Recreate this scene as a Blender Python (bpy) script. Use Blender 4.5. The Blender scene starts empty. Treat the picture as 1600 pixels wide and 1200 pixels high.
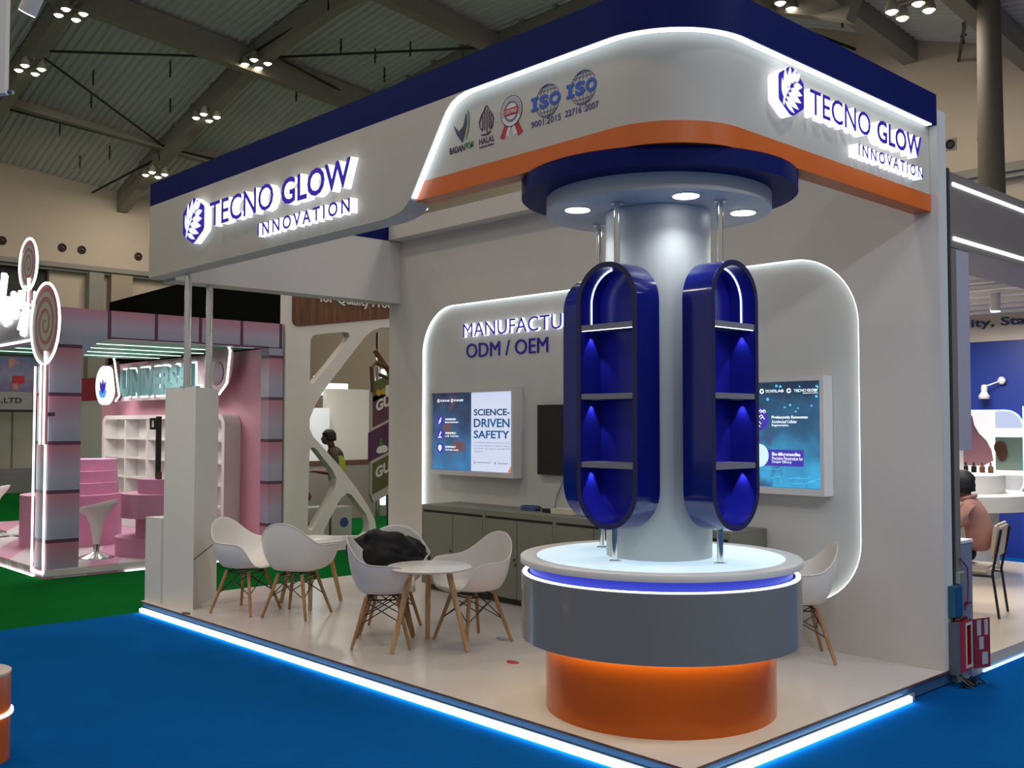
import bpy, bmesh, math, random
from mathutils import Vector, Matrix, Euler
random.seed(7)
PI = math.pi
scn = bpy.context.scene
COL = scn.collection

# ------------------------------------------------------------------ camera
cam_d = bpy.data.cameras.new('camera'); cam = bpy.data.objects.new('camera', cam_d); COL.objects.link(cam)
cam_d.sensor_width = 36.0; cam_d.lens = 1574.86 * 36.0 / 1600.0
cam_d.clip_start = 0.05; cam_d.clip_end = 200
cam.location = (2.8284, -3.7731, 1.6707)
cam.rotation_euler = Euler((math.radians(90 + 2.2795), math.radians(-0.065), math.radians(46.7575)), 'XYZ')
scn.camera = cam
# ------------------------------------------------------------------ world, exposure
w = bpy.data.worlds.new('hall_ambient'); scn.world = w; w.use_nodes = True
w.node_tree.nodes['Background'].inputs[0].default_value = (1.0, 0.97, 0.92, 1)
w.node_tree.nodes['Background'].inputs[1].default_value = 0.24
scn.view_settings.view_transform = 'Standard'; scn.view_settings.look = 'None'
scn.view_settings.exposure = 0.2; scn.view_settings.gamma = 1.0; scn.view_settings.use_curve_mapping = False
scn.cycles.use_denoising = True
scn.cycles.max_bounces = 8
scn.cycles.sample_clamp_indirect = 6.0

def area(name, loc, power, size, col=(1, .88, .74), target=None, spread=180):
    d = bpy.data.lights.new(name, 'AREA'); d.shape = 'DISK'; d.size = size; d.energy = power; d.color = col
    d.spread = math.radians(spread)
    o = bpy.data.objects.new(name, d); o.location = loc; COL.objects.link(o)
    if target is not None:
        o.rotation_euler = (Vector(target) - Vector(loc)).to_track_quat('-Z', 'Y').to_euler()
    return o
def spot(name, loc, target, power, deg, col=(1, 1, 1), blend=.4, r=.03):
    d = bpy.data.lights.new(name, 'SPOT'); d.energy = power; d.spot_size = math.radians(deg); d.spot_blend = blend; d.color = col; d.shadow_soft_size = r
    o = bpy.data.objects.new(name, d); o.location = loc; COL.objects.link(o)
    o.rotation_euler = (Vector(target) - Vector(loc)).to_track_quat('-Z', 'Y').to_euler()
    return o

# high-bay lamps of the hall (the clusters in view carry these lights; the rest are unseen, some added to brighten the camera and right sides)
LAMPS = [(-20.1, 3.4, 9.35), (-17.4, 7.35, 9.75), (-19.9, 7.4, 9.1), (-22.9, 7.45, 8.25), (-17.7, 3.4, 9.85),
         (-6.25, 10.8, 8.6), (-3.8, 10.5, 7.75), (-12.7, 11.0, 9.75)]
HIDDEN = [(-12.0, 3.4, 9.6), (-7.0, 3.4, 9.0), (-2.5, 4.2, 8.2), (-12.0, -1.5, 9.8), (-6.5, -3.2, 9.2), (-1.0, -2.2, 8.4), (3.5, 1.5, 8.2), (-3.5, -7.5, 8.6), (4.5, -6.5, 8.4), (-9.5, 0.6, 9.3), (2.0, -12.5, 8.0), (9.0, -3.0, 7.5), (-9.0, -9.5, 9.0), (9.5, 3.5, 7.5), (5.5, 4.5, 7.8), (-16, -6.0, 9.3)]
HALL_P = 74.0
for k, p in enumerate(LAMPS):
    area('hall_lamp_light', (p[0], p[1], p[2] - .22), HALL_P * .8, .8)
for p in HIDDEN:
    cool = p[0] > 2  # unseen right-hand lamps, tinted and boosted to cool and lift that side
    area('hall_lamp_light', p, HALL_P * (1.5 if cool else 1), .8, (.88, .93, 1.0) if cool else (1, .88, .74))

spot('unseen_fill_spot', (-4.3, -3.4, 3.9), (-5.5, .1, 1.1), 150, 46, (1, .93, .82), 1.0, .12)  # added unseen spot, brightens the white post from the front left
spot('unseen_fill_spot', (4.2, -2.2, 5.2), (-.35, 2.67, 1.5), 210, 42, (.86, .92, 1.0), 1.0, .12)  # added unseen spot, cools and brightens the right part of the back wall
# ------------------------------------------------------------------ materials
MATS = {}
def mat(name, col, rough=.55, metal=0., noise=0., nscale=8., bump=0., coat=0., spec=.5, trans=0.):
    if name in MATS: return MATS[name]
    m = bpy.data.materials.new(name); m.use_nodes = True; nt = m.node_tree; b = nt.nodes['Principled BSDF']
    b.inputs['Base Color'].default_value = (*col, 1); b.inputs['Roughness'].default_value = rough; b.inputs['Metallic'].default_value = metal
    b.inputs['Coat Weight'].default_value = coat; b.inputs['Coat Roughness'].default_value = .06
    b.inputs['Specular IOR Level'].default_value = spec
    g = nt.nodes.new('ShaderNodeNewGeometry')
    n = nt.nodes.new('ShaderNodeTexNoise'); n.inputs['Scale'].default_value = nscale; n.inputs['Detail'].default_value = 4
    nt.links.new(g.outputs['Position'], n.inputs['Vector'])
    mx = nt.nodes.new('ShaderNodeMix'); mx.data_type = 'RGBA'
    a = tuple(max(0, c * (1 - noise)) for c in col); c2 = tuple(min(1, c * (1 + noise)) for c in col)
    mx.inputs[6].default_value = (*a, 1); mx.inputs[7].default_value = (*c2, 1)
    nt.links.new(n.outputs['Fac'], mx.inputs[0]); nt.links.new(mx.outputs[2], b.inputs['Base Color'])
    if bump:
        bp = nt.nodes.new('ShaderNodeBump'); bp.inputs['Strength'].default_value = bump; bp.inputs['Distance'].default_value = .01
        nt.links.new(n.outputs['Fac'], bp.inputs['Height']); nt.links.new(bp.outputs['Normal'], b.inputs['Normal'])
    MATS[name] = m; return m
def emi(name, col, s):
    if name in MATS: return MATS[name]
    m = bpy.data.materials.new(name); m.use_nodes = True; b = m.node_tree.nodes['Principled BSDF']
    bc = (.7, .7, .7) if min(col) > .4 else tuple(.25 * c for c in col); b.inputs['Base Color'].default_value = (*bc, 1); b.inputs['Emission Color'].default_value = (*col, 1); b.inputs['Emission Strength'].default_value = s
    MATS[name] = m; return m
LED = (.74, .88, 1.0)
M_fascia = mat('fascia_white', (.53, .49, .425), .55, noise=.03, nscale=2)
M_white = mat('white_laminate', (.70, .67, .625), .5, noise=.03, nscale=2)
M_whiteS = mat('white_satin', (.70, .68, .65), .38, noise=.02)
M_wallw = mat('white_wall_paint', (.60, .565, .525), .65, noise=.04, nscale=1.5)
M_blue = mat('navy_fascia', (.0045, .010, .095), .5, noise=.05, spec=.08)
M_gblue = mat('gloss_blue', (.006, .010, .145), .14, noise=.04, coat=.35)
M_iblue = mat('inner_blue', (.014, .016, .34), .28, noise=.04)
M_rim = mat('dark_blue_edge', (.020, .018, .085), .4, noise=.05)
M_orange = mat('orange_laminate', (.66, .13, .010), .4, noise=.04)
M_gorange = mat('gloss_orange', (.56, .105, .004), .22, noise=.04, coat=.12, spec=.3)
M_ggrey = mat('gloss_grey', (.24, .235, .21), .22, noise=.03, coat=.25)
M_cab = mat('grey_cabinet', (.18, .18, .145), .5, noise=.04)
M_cabdark = mat('cabinet_groove', (.035, .033, .03), .7)
M_col = mat('column_grey', (.56, .58, .57), .42, noise=.02)
M_chrome = mat('chrome', (.78, .78, .76), .14, 1.0)
M_black = mat('black_plastic', (.008, .008, .009), .35)
M_tv = mat('tv_screen', (.006, .006, .007), .25)
M_cloth = mat('black_fabric', (.007, .007, .008), .85, noise=.3, nscale=60, bump=.4)
M_shell = mat('chair_shell', (.76, .72, .67), .38, noise=.02)
M_table = mat('table_white', (.68, .655, .63), .3, noise=.02)
M_wire = mat('black_wire', (.01, .01, .01), .4)
M_led = emi('led_white', LED, 2.6)
M_ledw = emi('led_neutral', (.86, .96, 1.0), 2.6)
M_side = emi('letter_side_white', (.80, .88, 1.0), 1.25)
M_glow = emi('glow_top', (.48, .76, .92), .58)
M_face = mat('letter_blue', (.020, .010, .34), .3)
M_facelit = emi('letter_blue_lit', (.028, .008, .40), .62)
M_lamp = emi('lamp_warm', (1.0, .86, .62), 9.0)
M_spot = emi('downlight_lens', (.95, .97, 1.0), 7.0)
M_carpetB = mat('blue_carpet', (.004, .083, .275), .95, noise=.10, nscale=3, bump=.25, spec=.0)
M_carpetG = mat('green_carpet', (.006, .105, .020), .95, noise=.12, nscale=3, bump=.25, spec=.0)
M_steel = mat('roof_steel', (.27, .25, .215), .6, noise=.06)
M_pink = mat('pink_paint', (.64, .31, .38), .5, noise=.04)
M_pinkL = mat('pink_podium', (.62, .27, .42), .5, noise=.03)
M_plum = mat('plum', (.10, .025, .07), .5)
M_grey = mat('mid_grey', (.22, .22, .24), .5, noise=.03)

def wood_mat(name, c1, c2, scale=10, rough=.45):
    m = bpy.data.materials.new(name); m.use_nodes = True; nt = m.node_tree; b = nt.nodes['Principled BSDF']; b.inputs['Roughness'].default_value = rough
    tc = nt.nodes.new('ShaderNodeTexCoord'); mp = nt.nodes.new('ShaderNodeMapping'); mp.inputs['Scale'].default_value = (scale * 3, scale * 3, scale * .3)
    n = nt.nodes.new('ShaderNodeTexNoise'); n.inputs['Scale'].default_value = 1.0; n.inputs['Detail'].default_value = 6
    r = nt.nodes.new('ShaderNodeValToRGB'); r.color_ramp.elements[0].position = .35; r.color_ramp.elements[1].position = .68
    r.color_ramp.elements[0].color = (*c1, 1); r.color_ramp.elements[1].color = (*c2, 1)
    nt.links.new(tc.outputs['Object'], mp.inputs['Vector']); nt.links.new(mp.outputs['Vector'], n.inputs['Vector'])
    nt.links.new(n.outputs['Fac'], r.inputs['Fac']); nt.links.new(r.outputs['Color'], b.inputs['Base Color'])
    MATS[name] = m; return m
M_oak = wood_mat('oak_leg', (.27, .135, .055), (.44, .245, .105))
M_pine = wood_mat('pine_leg', (.40, .24, .11), (.60, .40, .20))
M_walnut = wood_mat('walnut_panel', (.10, .042, .018), (.21, .095, .04), 6)
M_brown = mat('brown_frame', (.12, .045, .025), .5, noise=.1)

def floor_gloss(name, col, rough=.22):
    m = mat(name, col, rough, noise=.05, nscale=1.2); return m
M_deck = floor_gloss('glossy_deck', (.66, .60, .55), .2)
M_deckR = floor_gloss('beige_deck', (.60, .50, .38), .28)

def tile_mat(name, axis, pitch, off, horizontal):
    """printed candy-bar pattern: pink blending to pale blue in each tile, plum joints"""
    m = bpy.data.materials.new(name); m.use_nodes = True; nt = m.node_tree; b = nt.nodes['Principled BSDF']; b.inputs['Roughness'].default_value = .45
    g = nt.nodes.new('ShaderNodeNewGeometry'); s = nt.nodes.new('ShaderNodeSeparateXYZ'); nt.links.new(g.outputs['Position'], s.inputs[0])
    def mth(op, a, v):
        n = nt.nodes.new('ShaderNodeMath'); n.operation = op
        if hasattr(a, 'links') or hasattr(a, 'is_linked'): nt.links.new(a, n.inputs[0])
        else: n.inputs[0].default_value = a
        n.inputs[1].default_value = v; return n.outputs[0]
    f = mth('FRACT', mth('DIVIDE', mth('SUBTRACT', s.outputs[axis], off), pitch), 0)
    j = mth('LESS_THAN', f, .075)
    gz = f if horizontal else mth('DIVIDE', mth('SUBTRACT', s.outputs[2], 2.62), .34)
    r = nt.nodes.new('ShaderNodeValToRGB'); e = r.color_ramp.elements
    e[0].position = 0.0; e[0].color = (.30, .33, .43, 1); e[1].position = 1.0; e[1].color = (.46, .17, .24, 1)
    k = e.new(.45); k.color = (.38, .34, .44, 1)
    nt.links.new(gz, r.inputs['Fac'])
    mx = nt.nodes.new('ShaderNodeMix'); mx.data_type = 'RGBA'; mx.inputs[7].default_value = (.10, .03, .07, 1)
    nt.links.new(j, mx.inputs[0]); nt.links.new(r.outputs['Color'], mx.inputs[6]); nt.links.new(mx.outputs[2], b.inputs['Base Color'])
    MATS[name] = m; return m
M_tileH = tile_mat('candy_tile_header', 1, .545, .66, False)
M_tileX = tile_mat('candy_tile_front', 0, .545, -8.53, False)
M_tileV = tile_mat('candy_tile_pillar', 2, .53, -.15, True)

def stripe_mat(name, c1, c2, axis, pitch, duty=.5, rough=.5, emit=0):
    m = bpy.data.materials.new(name); m.use_nodes = True; nt = m.node_tree; b = nt.nodes['Principled BSDF']; b.inputs['Roughness'].default_value = rough
    g = nt.nodes.new('ShaderNodeNewGeometry'); d = nt.nodes.new('ShaderNodeVectorMath'); d.operation = 'DOT_PRODUCT'; d.inputs[1].default_value = axis
    nt.links.new(g.outputs['Position'], d.inputs[0])
    q = nt.nodes.new('ShaderNodeMath'); q.operation = 'DIVIDE'; q.inputs[1].default_value = pitch; nt.links.new(d.outputs['Value'], q.inputs[0])
    f = nt.nodes.new('ShaderNodeMath'); f.operation = 'FRACT'; nt.links.new(q.outputs[0], f.inputs[0])
    l = nt.nodes.new('ShaderNodeMath'); l.operation = 'LESS_THAN'; l.inputs[1].default_value = duty; nt.links.new(f.outputs[0], l.inputs[0])
    mx = nt.nodes.new('ShaderNodeMix'); mx.data_type = 'RGBA'; mx.inputs[6].default_value = (*c1, 1); mx.inputs[7].default_value = (*c2, 1)
    nt.links.new(l.outputs[0], mx.inputs[0]); nt.links.new(mx.outputs[2], b.inputs['Base Color'])
    MATS[name] = m; return m
M_pinkfloor = stripe_mat('pink_striped_floor', (.62, .30, .44), (.64, .58, .60), (.45, .9, 0), .62)
M_candystripe = stripe_mat('candy_stripe', (.60, .36, .45), (.62, .60, .58), (.8, 0, .6), .34)

# ------------------------------------------------------------------ mesh builder
class MB:
    def __init__(s): s.bm = bmesh.new(); s.mi = 0
    def face(s, vs):
        try:
            f = s.bm.faces.new(vs); f.material_index = s.mi; return f
        except ValueError: return None
    def box(s, x0, x1, y0, y1, z0, z1, bev=0.):
        v = [s.bm.verts.new(p) for p in [(x0, y0, z0), (x1, y0, z0), (x1, y1, z0), (x0, y1, z0), (x0, y0, z1), (x1, y0, z1), (x1, y1, z1), (x0, y1, z1)]]
        fs = [s.face([v[i] for i in q]) for q in [(0, 3, 2, 1), (4, 5, 6, 7), (0, 1, 5, 4), (1, 2, 6, 5), (2, 3, 7, 6), (3, 0, 4, 7)]]
        if bev:
            es = list({e for f in fs for e in f.edges})
            bmesh.ops.bevel(s.bm, geom=es, offset=bev, segments=2, affect='EDGES', profile=.5)
        return s
    def obox(s, c, ux, uy, uz):
        c, ux, uy, uz = map(Vector, (c, ux, uy, uz)); v = []
        for k in (-1, 1):
            for a, b in ((-1, -1), (1, -1), (1, 1), (-1, 1)): v.append(s.bm.verts.new(c + ux * a + uy * b + uz * k))
        for q in [(0, 3, 2, 1), (4, 5, 6, 7), (0, 1, 5, 4), (1, 2, 6, 5), (2, 3, 7, 6), (3, 0, 4, 7)]: s.face([v[i] for i in q])
        return s
    def tube(s, pts, r, n=8, caps=True, r2=None):
        pts = [Vector(p) for p in pts]; rings = []; up = None
        for i, p in enumerate(pts):
            a = pts[max(0, i - 1)]; b = pts[min(len(pts) - 1, i + 1)]; t = (b - a).normalized()
            if up is None:
                up = Vector((0, 0, 1)) if abs(t.z) < .9 else Vector((1, 0, 0))
            x = t.cross(up).normalized(); y = x.cross(t).normalized(); up = y
            rr = r if r2 is None else r + (r2 - r) * i / max(1, len(pts) - 1)
            rings.append([s.bm.verts.new(p + x * math.cos(2 * PI * k / n) * rr + y * math.sin(2 * PI * k / n) * rr) for k in range(n)])
        for a, b in zip(rings, rings[1:]):
            for k in range(n): s.face([a[k], a[(k + 1) % n], b[(k + 1) % n], b[k]])
        if caps: s.face(rings[0][::-1]); s.face(rings[-1])
        return s
    def lathe(s, prof, c=(0, 0, 0), n=48):
        """prof: list of (r, z); closed when r is 0 at an end"""
        c = Vector(c); rings = []
        for r, z in prof:
            if r < 1e-6: rings.append([s.bm.verts.new(c + Vector((0, 0, z)))])
            else: rings.append([s.bm.verts.new(c + Vector((r * math.cos(2 * PI * k / n), r * math.sin(2 * PI * k / n), z))) for k in range(n)])
        for a, b in zip(rings, rings[1:]):
            if len(a) == 1 and len(b) == 1: continue
            for k in range(n):
                k2 = (k + 1) % n
                if len(a) == 1: s.face([a[0], b[k2], b[k]][::-1])
                elif len(b) == 1: s.face([a[k], a[k2], b[0]])
                else: s.face([a[k], a[k2], b[k2], b[k]])
        return s
    def disc(s, r, z0, z1, c=(0, 0, 0), n=64): return s.lathe([(0, z0), (r, z0), (r, z1), (0, z1)], c, n)
    def prism(s, poly, fn, d0, d1, holes=(), front=True, back=True):
        """poly in 2D (u,v); fn(u,v,d) -> 3D; extruded between depths d0 and d1, with holes"""
        loops = [poly] + list(holes); tmp = bmesh.new(); vl = []
        for lp in loops:
            vs = [tmp.verts.new((u, v, 0)) for u, v in lp]; vl.append(vs)
            for a, b in zip(vs, vs[1:] + vs[:1]): tmp.edges.new((a, b))
        bmesh.ops.triangle_fill(tmp, use_beauty=True, use_dissolve=False, edges=tmp.edges[:], normal=(0, 0, 1))
        tmp.verts.index_update()
        tris = []
        for f in tmp.faces:
            f.normal_update(); q = [v.index for v in f.verts]
            tris.append(q if f.normal.z > 0 else q[::-1])
        co = [v.co.copy() for v in tmp.verts]; tmp.free()
        A = [s.bm.verts.new(fn(c.x, c.y, d0)) for c in co]; B = [s.bm.verts.new(fn(c.x, c.y, d1)) for c in co]
        ff = []
        for q in tris:
            if front: ff.append(s.face([A[i] for i in q]))
            if back: ff.append(s.face([B[i] for i in q[::-1]]))
        k = 0
        for lp in loops:
            m = len(lp)
            for i in range(m):
                a, b = k + i, k + (i + 1) % m
                s.face([A[a], B[a], B[b], A[b]])
            k += m
        return s
    def sweep(s, path, prof, closed=False):
        """path: list of (point2D, normal2D); prof: closed list of (inset, z)"""
        rings = [[s.bm.verts.new((p[0] + nrm[0] * i, p[1] + nrm[1] * i, z)) for i, z in prof] for p, nrm in path]
        n = len(prof)
        pairs = list(zip(rings, rings[1:])) + ([(rings[-1], rings[0])] if closed else [])
        for a, b in pairs:
            for k in range(n): s.face([a[k], a[(k + 1) % n], b[(k + 1) % n], b[k]])
        if not closed: s.face(rings[0][::-1]); s.face(rings[-1])
        return s
    def ball(s, c, r, sc=(1, 1, 1), n=12):
        bmesh.ops.create_uvsphere(s.bm, u_segments=n, v_segments=max(6, n // 2 + 2), radius=r, matrix=Matrix.Translation(c) @ Matrix.Diagonal((*sc, 1)))
        return s
    def build(s, name, mats, parent=None, smooth=False, origin=None, angle=35):
        bm = s.bm
        bmesh.ops.recalc_face_normals(bm, faces=bm.faces[:])
        if parent is not None:
            o0 = parent['_o'] if '_o' in parent else (0, 0, 0)
            bmesh.ops.translate(bm, vec=-Vector(o0), verts=bm.verts[:])
        elif origin is not None:
            bmesh.ops.translate(bm, vec=-Vector(origin), verts=bm.verts[:])
        me = bpy.data.meshes.new(name); bm.to_mesh(me); bm.free()
        for m in (mats if isinstance(mats, (list, tuple)) else [mats]): me.materials.append(m)
        if smooth:
            me.polygons.foreach_set('use_smooth', [True] * len(me.polygons))
            me.set_sharp_from_angle(angle=math.radians(angle))
        o = bpy.data.objects.new(name, me); COL.objects.link(o)
        if parent is not None:
            o.parent = parent; o['_o'] = tuple(o0)
        elif origin is not None:
            o.location = origin; o['_o'] = tuple(origin)
        return o

def tag(o, label=None, cat=None, group=None, kind=None):
    if label: o['label'] = label
    if cat: o['category'] = cat
    if group: o['group'] = group
    if kind: o['kind'] = kind
    return o
def thing(name, loc, label, cat, group=None, kind=None):
    o = bpy.data.objects.new(name, None); o.empty_display_size = .1; o.location = loc; COL.objects.link(o); o['_o'] = tuple(loc)
    return tag(o, label, cat, group, kind)
def local_thing(name, label, cat, group=None):
    o = thing(name, (0, 0, 0), label, cat, group); return o
def dup(root, loc, rz, label=None, group=None):
    r = root.copy(); COL.objects.link(r); r.location = loc; r.rotation_euler = (0, 0, rz)
    if label: r['label'] = label
    if group: r['group'] = group
    for ch in list(root.children):
        c = ch.copy(); COL.objects.link(c); c.parent = r
        for g in list(ch.children):
            d = g.copy(); COL.objects.link(d); d.parent = c
    return r

FY = lambda y: (lambda u, v, d: Vector((u, y - d, v)))        # plane facing -Y, d towards the viewer
FX = lambda x: (lambda u, v, d: Vector((x + d, u, v)))        # plane facing +X

_txt = {}
def text_geo(s, weight=0., res=3, track=1.0):
    key = (s, weight, track)
    if key in _txt: return _txt[key]
    cu = bpy.data.curves.new('lettering', 'FONT'); cu.body = s; cu.size = 1.0; cu.offset = weight; cu.resolution_u = res; cu.extrude = .5; cu.space_character = track
    ob = bpy.data.objects.new('lettering_source', cu); COL.objects.link(ob)
    dg = bpy.context.evaluated_depsgraph_get(); dg.update()
    me = bpy.data.meshes.new_from_object(ob.evaluated_get(dg), depsgraph=dg)
    vs = [v.co.copy() for v in me.vertices]; fs = [(list(p.vertices), p.normal.copy()) for p in me.polygons]
    bpy.data.objects.remove(ob); bpy.data.curves.remove(cu); bpy.data.meshes.remove(me)
    x0 = min(v.x for v in vs); x1 = max(v.x for v in vs); y0 = min(v.y for v in vs); y1 = max(v.y for v in vs)
    _txt[key] = (vs, fs, x0, x1, y0, y1); return _txt[key]
def add_text(mb, s, fn, u0, u1, v0, v1, d0, d1, weight=0., mi_face=0, mi_side=1, cap=None, track=1.0):
    """lettering fitted to the box u0..u1, v0..v1 (cap: ignore descenders by using that string's height)"""
    vs, fs, x0, x1, y0, y1 = text_geo(s, weight, 3, track)
    if cap:
        _, _, _, _, y0, y1 = text_geo(cap, weight)
    V = []
    for v in vs:
        u = u0 + (v.x - x0) / (x1 - x0) * (u1 - u0); q = v0 + (v.y - y0) / (y1 - y0) * (v1 - v0); d = d0 + (v.z + .5) * (d1 - d0)
        V.append(mb.bm.verts.new(fn(u, q, d)))
    for idx, nrm in fs:
        try:
            f = mb.bm.faces.new([V[i] for i in idx]); f.material_index = mi_face if nrm.z > .8 else mi_side
        except ValueError: pass
def arc(cx, cy, r, a0, a1, n=12): return [(cx + r * math.cos(a0 + (a1 - a0) * k / n), cy + r * math.sin(a0 + (a1 - a0) * k / n)) for k in range(n + 1)]
def rrect(x0, x1, y0, y1, r, n=8):
    rr = r if isinstance(r, (list, tuple)) else (r,) * 4      # bl, br, tr, tl
    return (arc(x0 + rr[0], y0 + rr[0], rr[0], PI, 1.5 * PI, n) + arc(x1 - rr[1], y0 + rr[1], rr[1], 1.5 * PI, 2 * PI, n)
            + arc(x1 - rr[2], y1 - rr[2], rr[2], 0, .5 * PI, n) + arc(x0 + rr[3], y1 - rr[3], rr[3], .5 * PI, PI, n))
def smooth_loop(pts, it=2):
    for _ in range(it):
        q = []
        for a, b in zip(pts, pts[1:] + pts[:1]):
            q.append((a[0] * .75 + b[0] * .25, a[1] * .75 + b[1] * .25)); q.append((a[0] * .25 + b[0] * .75, a[1] * .25 + b[1] * .75))
        pts = q
    return pts

# ================================================================== the hall
def struct(name, mb, m, **k): return tag(mb.build(name, m, None, **k), kind='structure')
m = MB(); m.box(-6.0, 14, -14, 16, -.2, 0); struct('floor', m, M_carpetB)
m = MB(); m.box(-30, -6.0, -14, 16, -.2, 0); struct('floor_green', m, M_carpetG)

XS = [-40, -25.2, -22.5, -17.5, -14.5, -10, -7, -5, -3.3, 0, 4, 14]; ZS = [4, 8.1, 9.0, 10.3, 10.6, 10.6, 9.75, 8.95, 8.4, 8.0, 8.0, 8.0]
def cz(x, y):
    for a, b, za, zb in zip(XS, XS[1:], ZS, ZS[1:]):
        if a <= x <= b: return za + (zb - za) * (x - a) / (b - a) - .09 * (y - 8)
    return 8
m = MB()
xs_ = [-25.3, -22.5, -17.5, -14.5, -10, -7, -5, -3.3, 0, 4, 14]
prev = None
for k in range(157):                                # corrugated deck, ribs run down the slope
    y = -14 + k * .1765
    for dy, dz in ((0, 0), (.03, .05), (.085, .05), (.115, 0)):
        row = [m.bm.verts.new((x, y + dy, cz(x, y + dy) + dz)) for x in xs_]
        if prev:
            for i in range(len(xs_) - 1): m.face([prev[i], row[i], row[i + 1], prev[i + 1]])
        prev = row
M_roof = mat('roof_deck', (.64, .62, .63), .6, noise=.08, nscale=1)
o = struct('ceiling', m, M_roof)
m = MB(); pr = [(-30, -4), (-30, 6.0), (16, 6.0), (16, -4)]
M_hall = mat('hall_wall_paint', (.50, .43, .35), .8, noise=.03)
M_trimg = mat('wall_trim_grey', (.24, .24, .215), .6)
m = MB(); m.box(-25.6, -25.2, -14, 13.6, 6.0, 10.5); m.box(-25.6, -25.25, 5.6, 13.6, 0, 6.0); m.box(-25.6, -25.25, -14, -2, 0, 6.0); struct('wall_left', m, M_hall)
m = MB(); m.box(-25.6, 14, 13.6, 13.9, 6.0, 10.5); m.box(-25.6, 14, 13.65, 13.9, 0, 6.0); struct('wall_back', m, M_hall)
m = MB(); m.box(-25.3, -25.1, -14, 13.6, 5.78, 6.0); m.box(-25.24, -25.02, -14, 13.6, 5.86, 5.92); struct('trim_1', m, M_trimg)
m = MB(); m.box(-25.2, 14, 13.5, 13.7, 5.75, 6.0); m.box(-25.2, 14, 13.44, 13.7, 5.84, 5.90); struct('trim_2', m, M_trimg)
M_darkglass = mat('dark_glass', (.035, .038, .035), .25)
m = MB(); m.box(-25.5, -25.42, -2, 5.6, 0, 5.8); struct('window_1', m, M_darkglass)
for k, (y0, y1, mm) in enumerate([(6.55, 6.95, M_trimg), (7.15, 7.75, mat('pilaster_tan', (.33, .28, .22), .7))]):
    m = MB(); m.box(-25.25, -24.95, y0, y1, 0, 5.8); struct('pillar_%d' % (k + 1), m, mm)
m = MB()
for x in range(-20, 12, 2): m.box(x, x + .06, 13.6, 13.66, 0, 5.7)
struct('trim_3', m, M_trimg)
# roof steel
def beam_path(pts, wd, hd):
    m = MB()
    for a, b in zip(pts, pts[1:]):
        a = Vector(a); b = Vector(b); t = (b - a); side = Vector((0, 0, 1)).cross(t).normalized() * wd; up = t.cross(side).normalized() * hd
        if up.z < 0: up = -up
        m.obox((a + b) / 2, t / 2 * 1.01, side, up)
    return m
for y in (-.5, 3.45, 7.5, 11.13):
    xs = [x for x in (-25.2, -22.5, -17.5, -14.5, -10, -7, -5)]
    mm = beam_path([(x, y, cz(x, y) - .28) for x in xs], .14, .26)
    for x in range(-25, -5): mm.box(x + .4, x + .52, y - .2, y + .2, cz(x + .46, y) - .06, cz(x + .46, y) + .02)
    tag(mm.build('roof_rafter', M_steel), 'dark steel rafter beam running up the roof from the left hall wall', 'roof beam', 'steel rafters under the roof')
for x, hd in ((-22.3, .09), (-17.8, .27), (-13.4, .2), (-9.3, .2)):
    mm = beam_path([(x, y, cz(x, y) - .2 - hd * .5) for y in (-12, 13.6)], .13, hd)
    tag(mm.build('roof_purlin', M_steel), 'dark steel beam crossing the rafters under the roof', 'roof beam', 'steel cross beams under the roof')
for x in (-5.25, -3.2, -1.2):
    mm = beam_path([(x, y, cz(x, y) - .22) for y in (9.0, 13.6)], .13, .2)
    tag(mm.build('roof_rafter', M_steel), 'grey steel beam running down to the wall above the right booth', 'roof beam', 'steel beams above the right booth')
for a, b in [((-20, 3.45), (-22.2, 7.4)), ((-20, 3.45), (-17.7, 7.45)), ((-22.5, 3.5), (-22.3, 7.4)), ((-22.3, 7.6), (-25.0, 6.6)), ((-22.2, 7.6), (-22.0, 9.4)), ((-17.6, 7.6), (-13.4, 11.1)), ((-17.3, 7.6), (-17.9, 10.9)),
             ((-13.4, 7.5), (-17.7, 7.3)), ((-7.07, 12.4), (-6.3, 13.6)), ((-3.45, 11.6), (-4.4, 13.6)), ((-13.4, 7.6), (-13.2, 3.5))]:
    m = MB(); m.tube([(a[0], a[1], cz(*a) - .3), (b[0], b[1], cz(*b) - .3)], .028, 6)
    tag(m.build('brace_rod', M_black), 'thin black bracing rod stretched under the grey roof', 'rod', 'roof bracing rods')
for x, y in [(-20.5, 4.9), (-19.3, 6.2), (-21.4, 5.2), (-20.6, 6.8), (-22.9, 5.0), (-23.3, 6.4), (-24.0, 5.9), (-16.2, 8.8), (-15.2, 10.0), (-16.6, 10.3), (-16.0, 9.6), (-18.6, 9.1), (-5.8, 12.2), (-3.9, 12.6)]:
    m = MB(); z = cz(x, y); m.tube([(x, y, z - .34), (x, y, z + .04)], .02, 5); m.tube([(x - .05, y, z - .2), (x + .05, y, z - .2)], .016, 5)
    tag(m.build('sprinkler_pipe', M_black), 'short dark sprinkler drop hanging from the grey roof deck', 'sprinkler', 'sprinkler drops under the roof')
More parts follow.
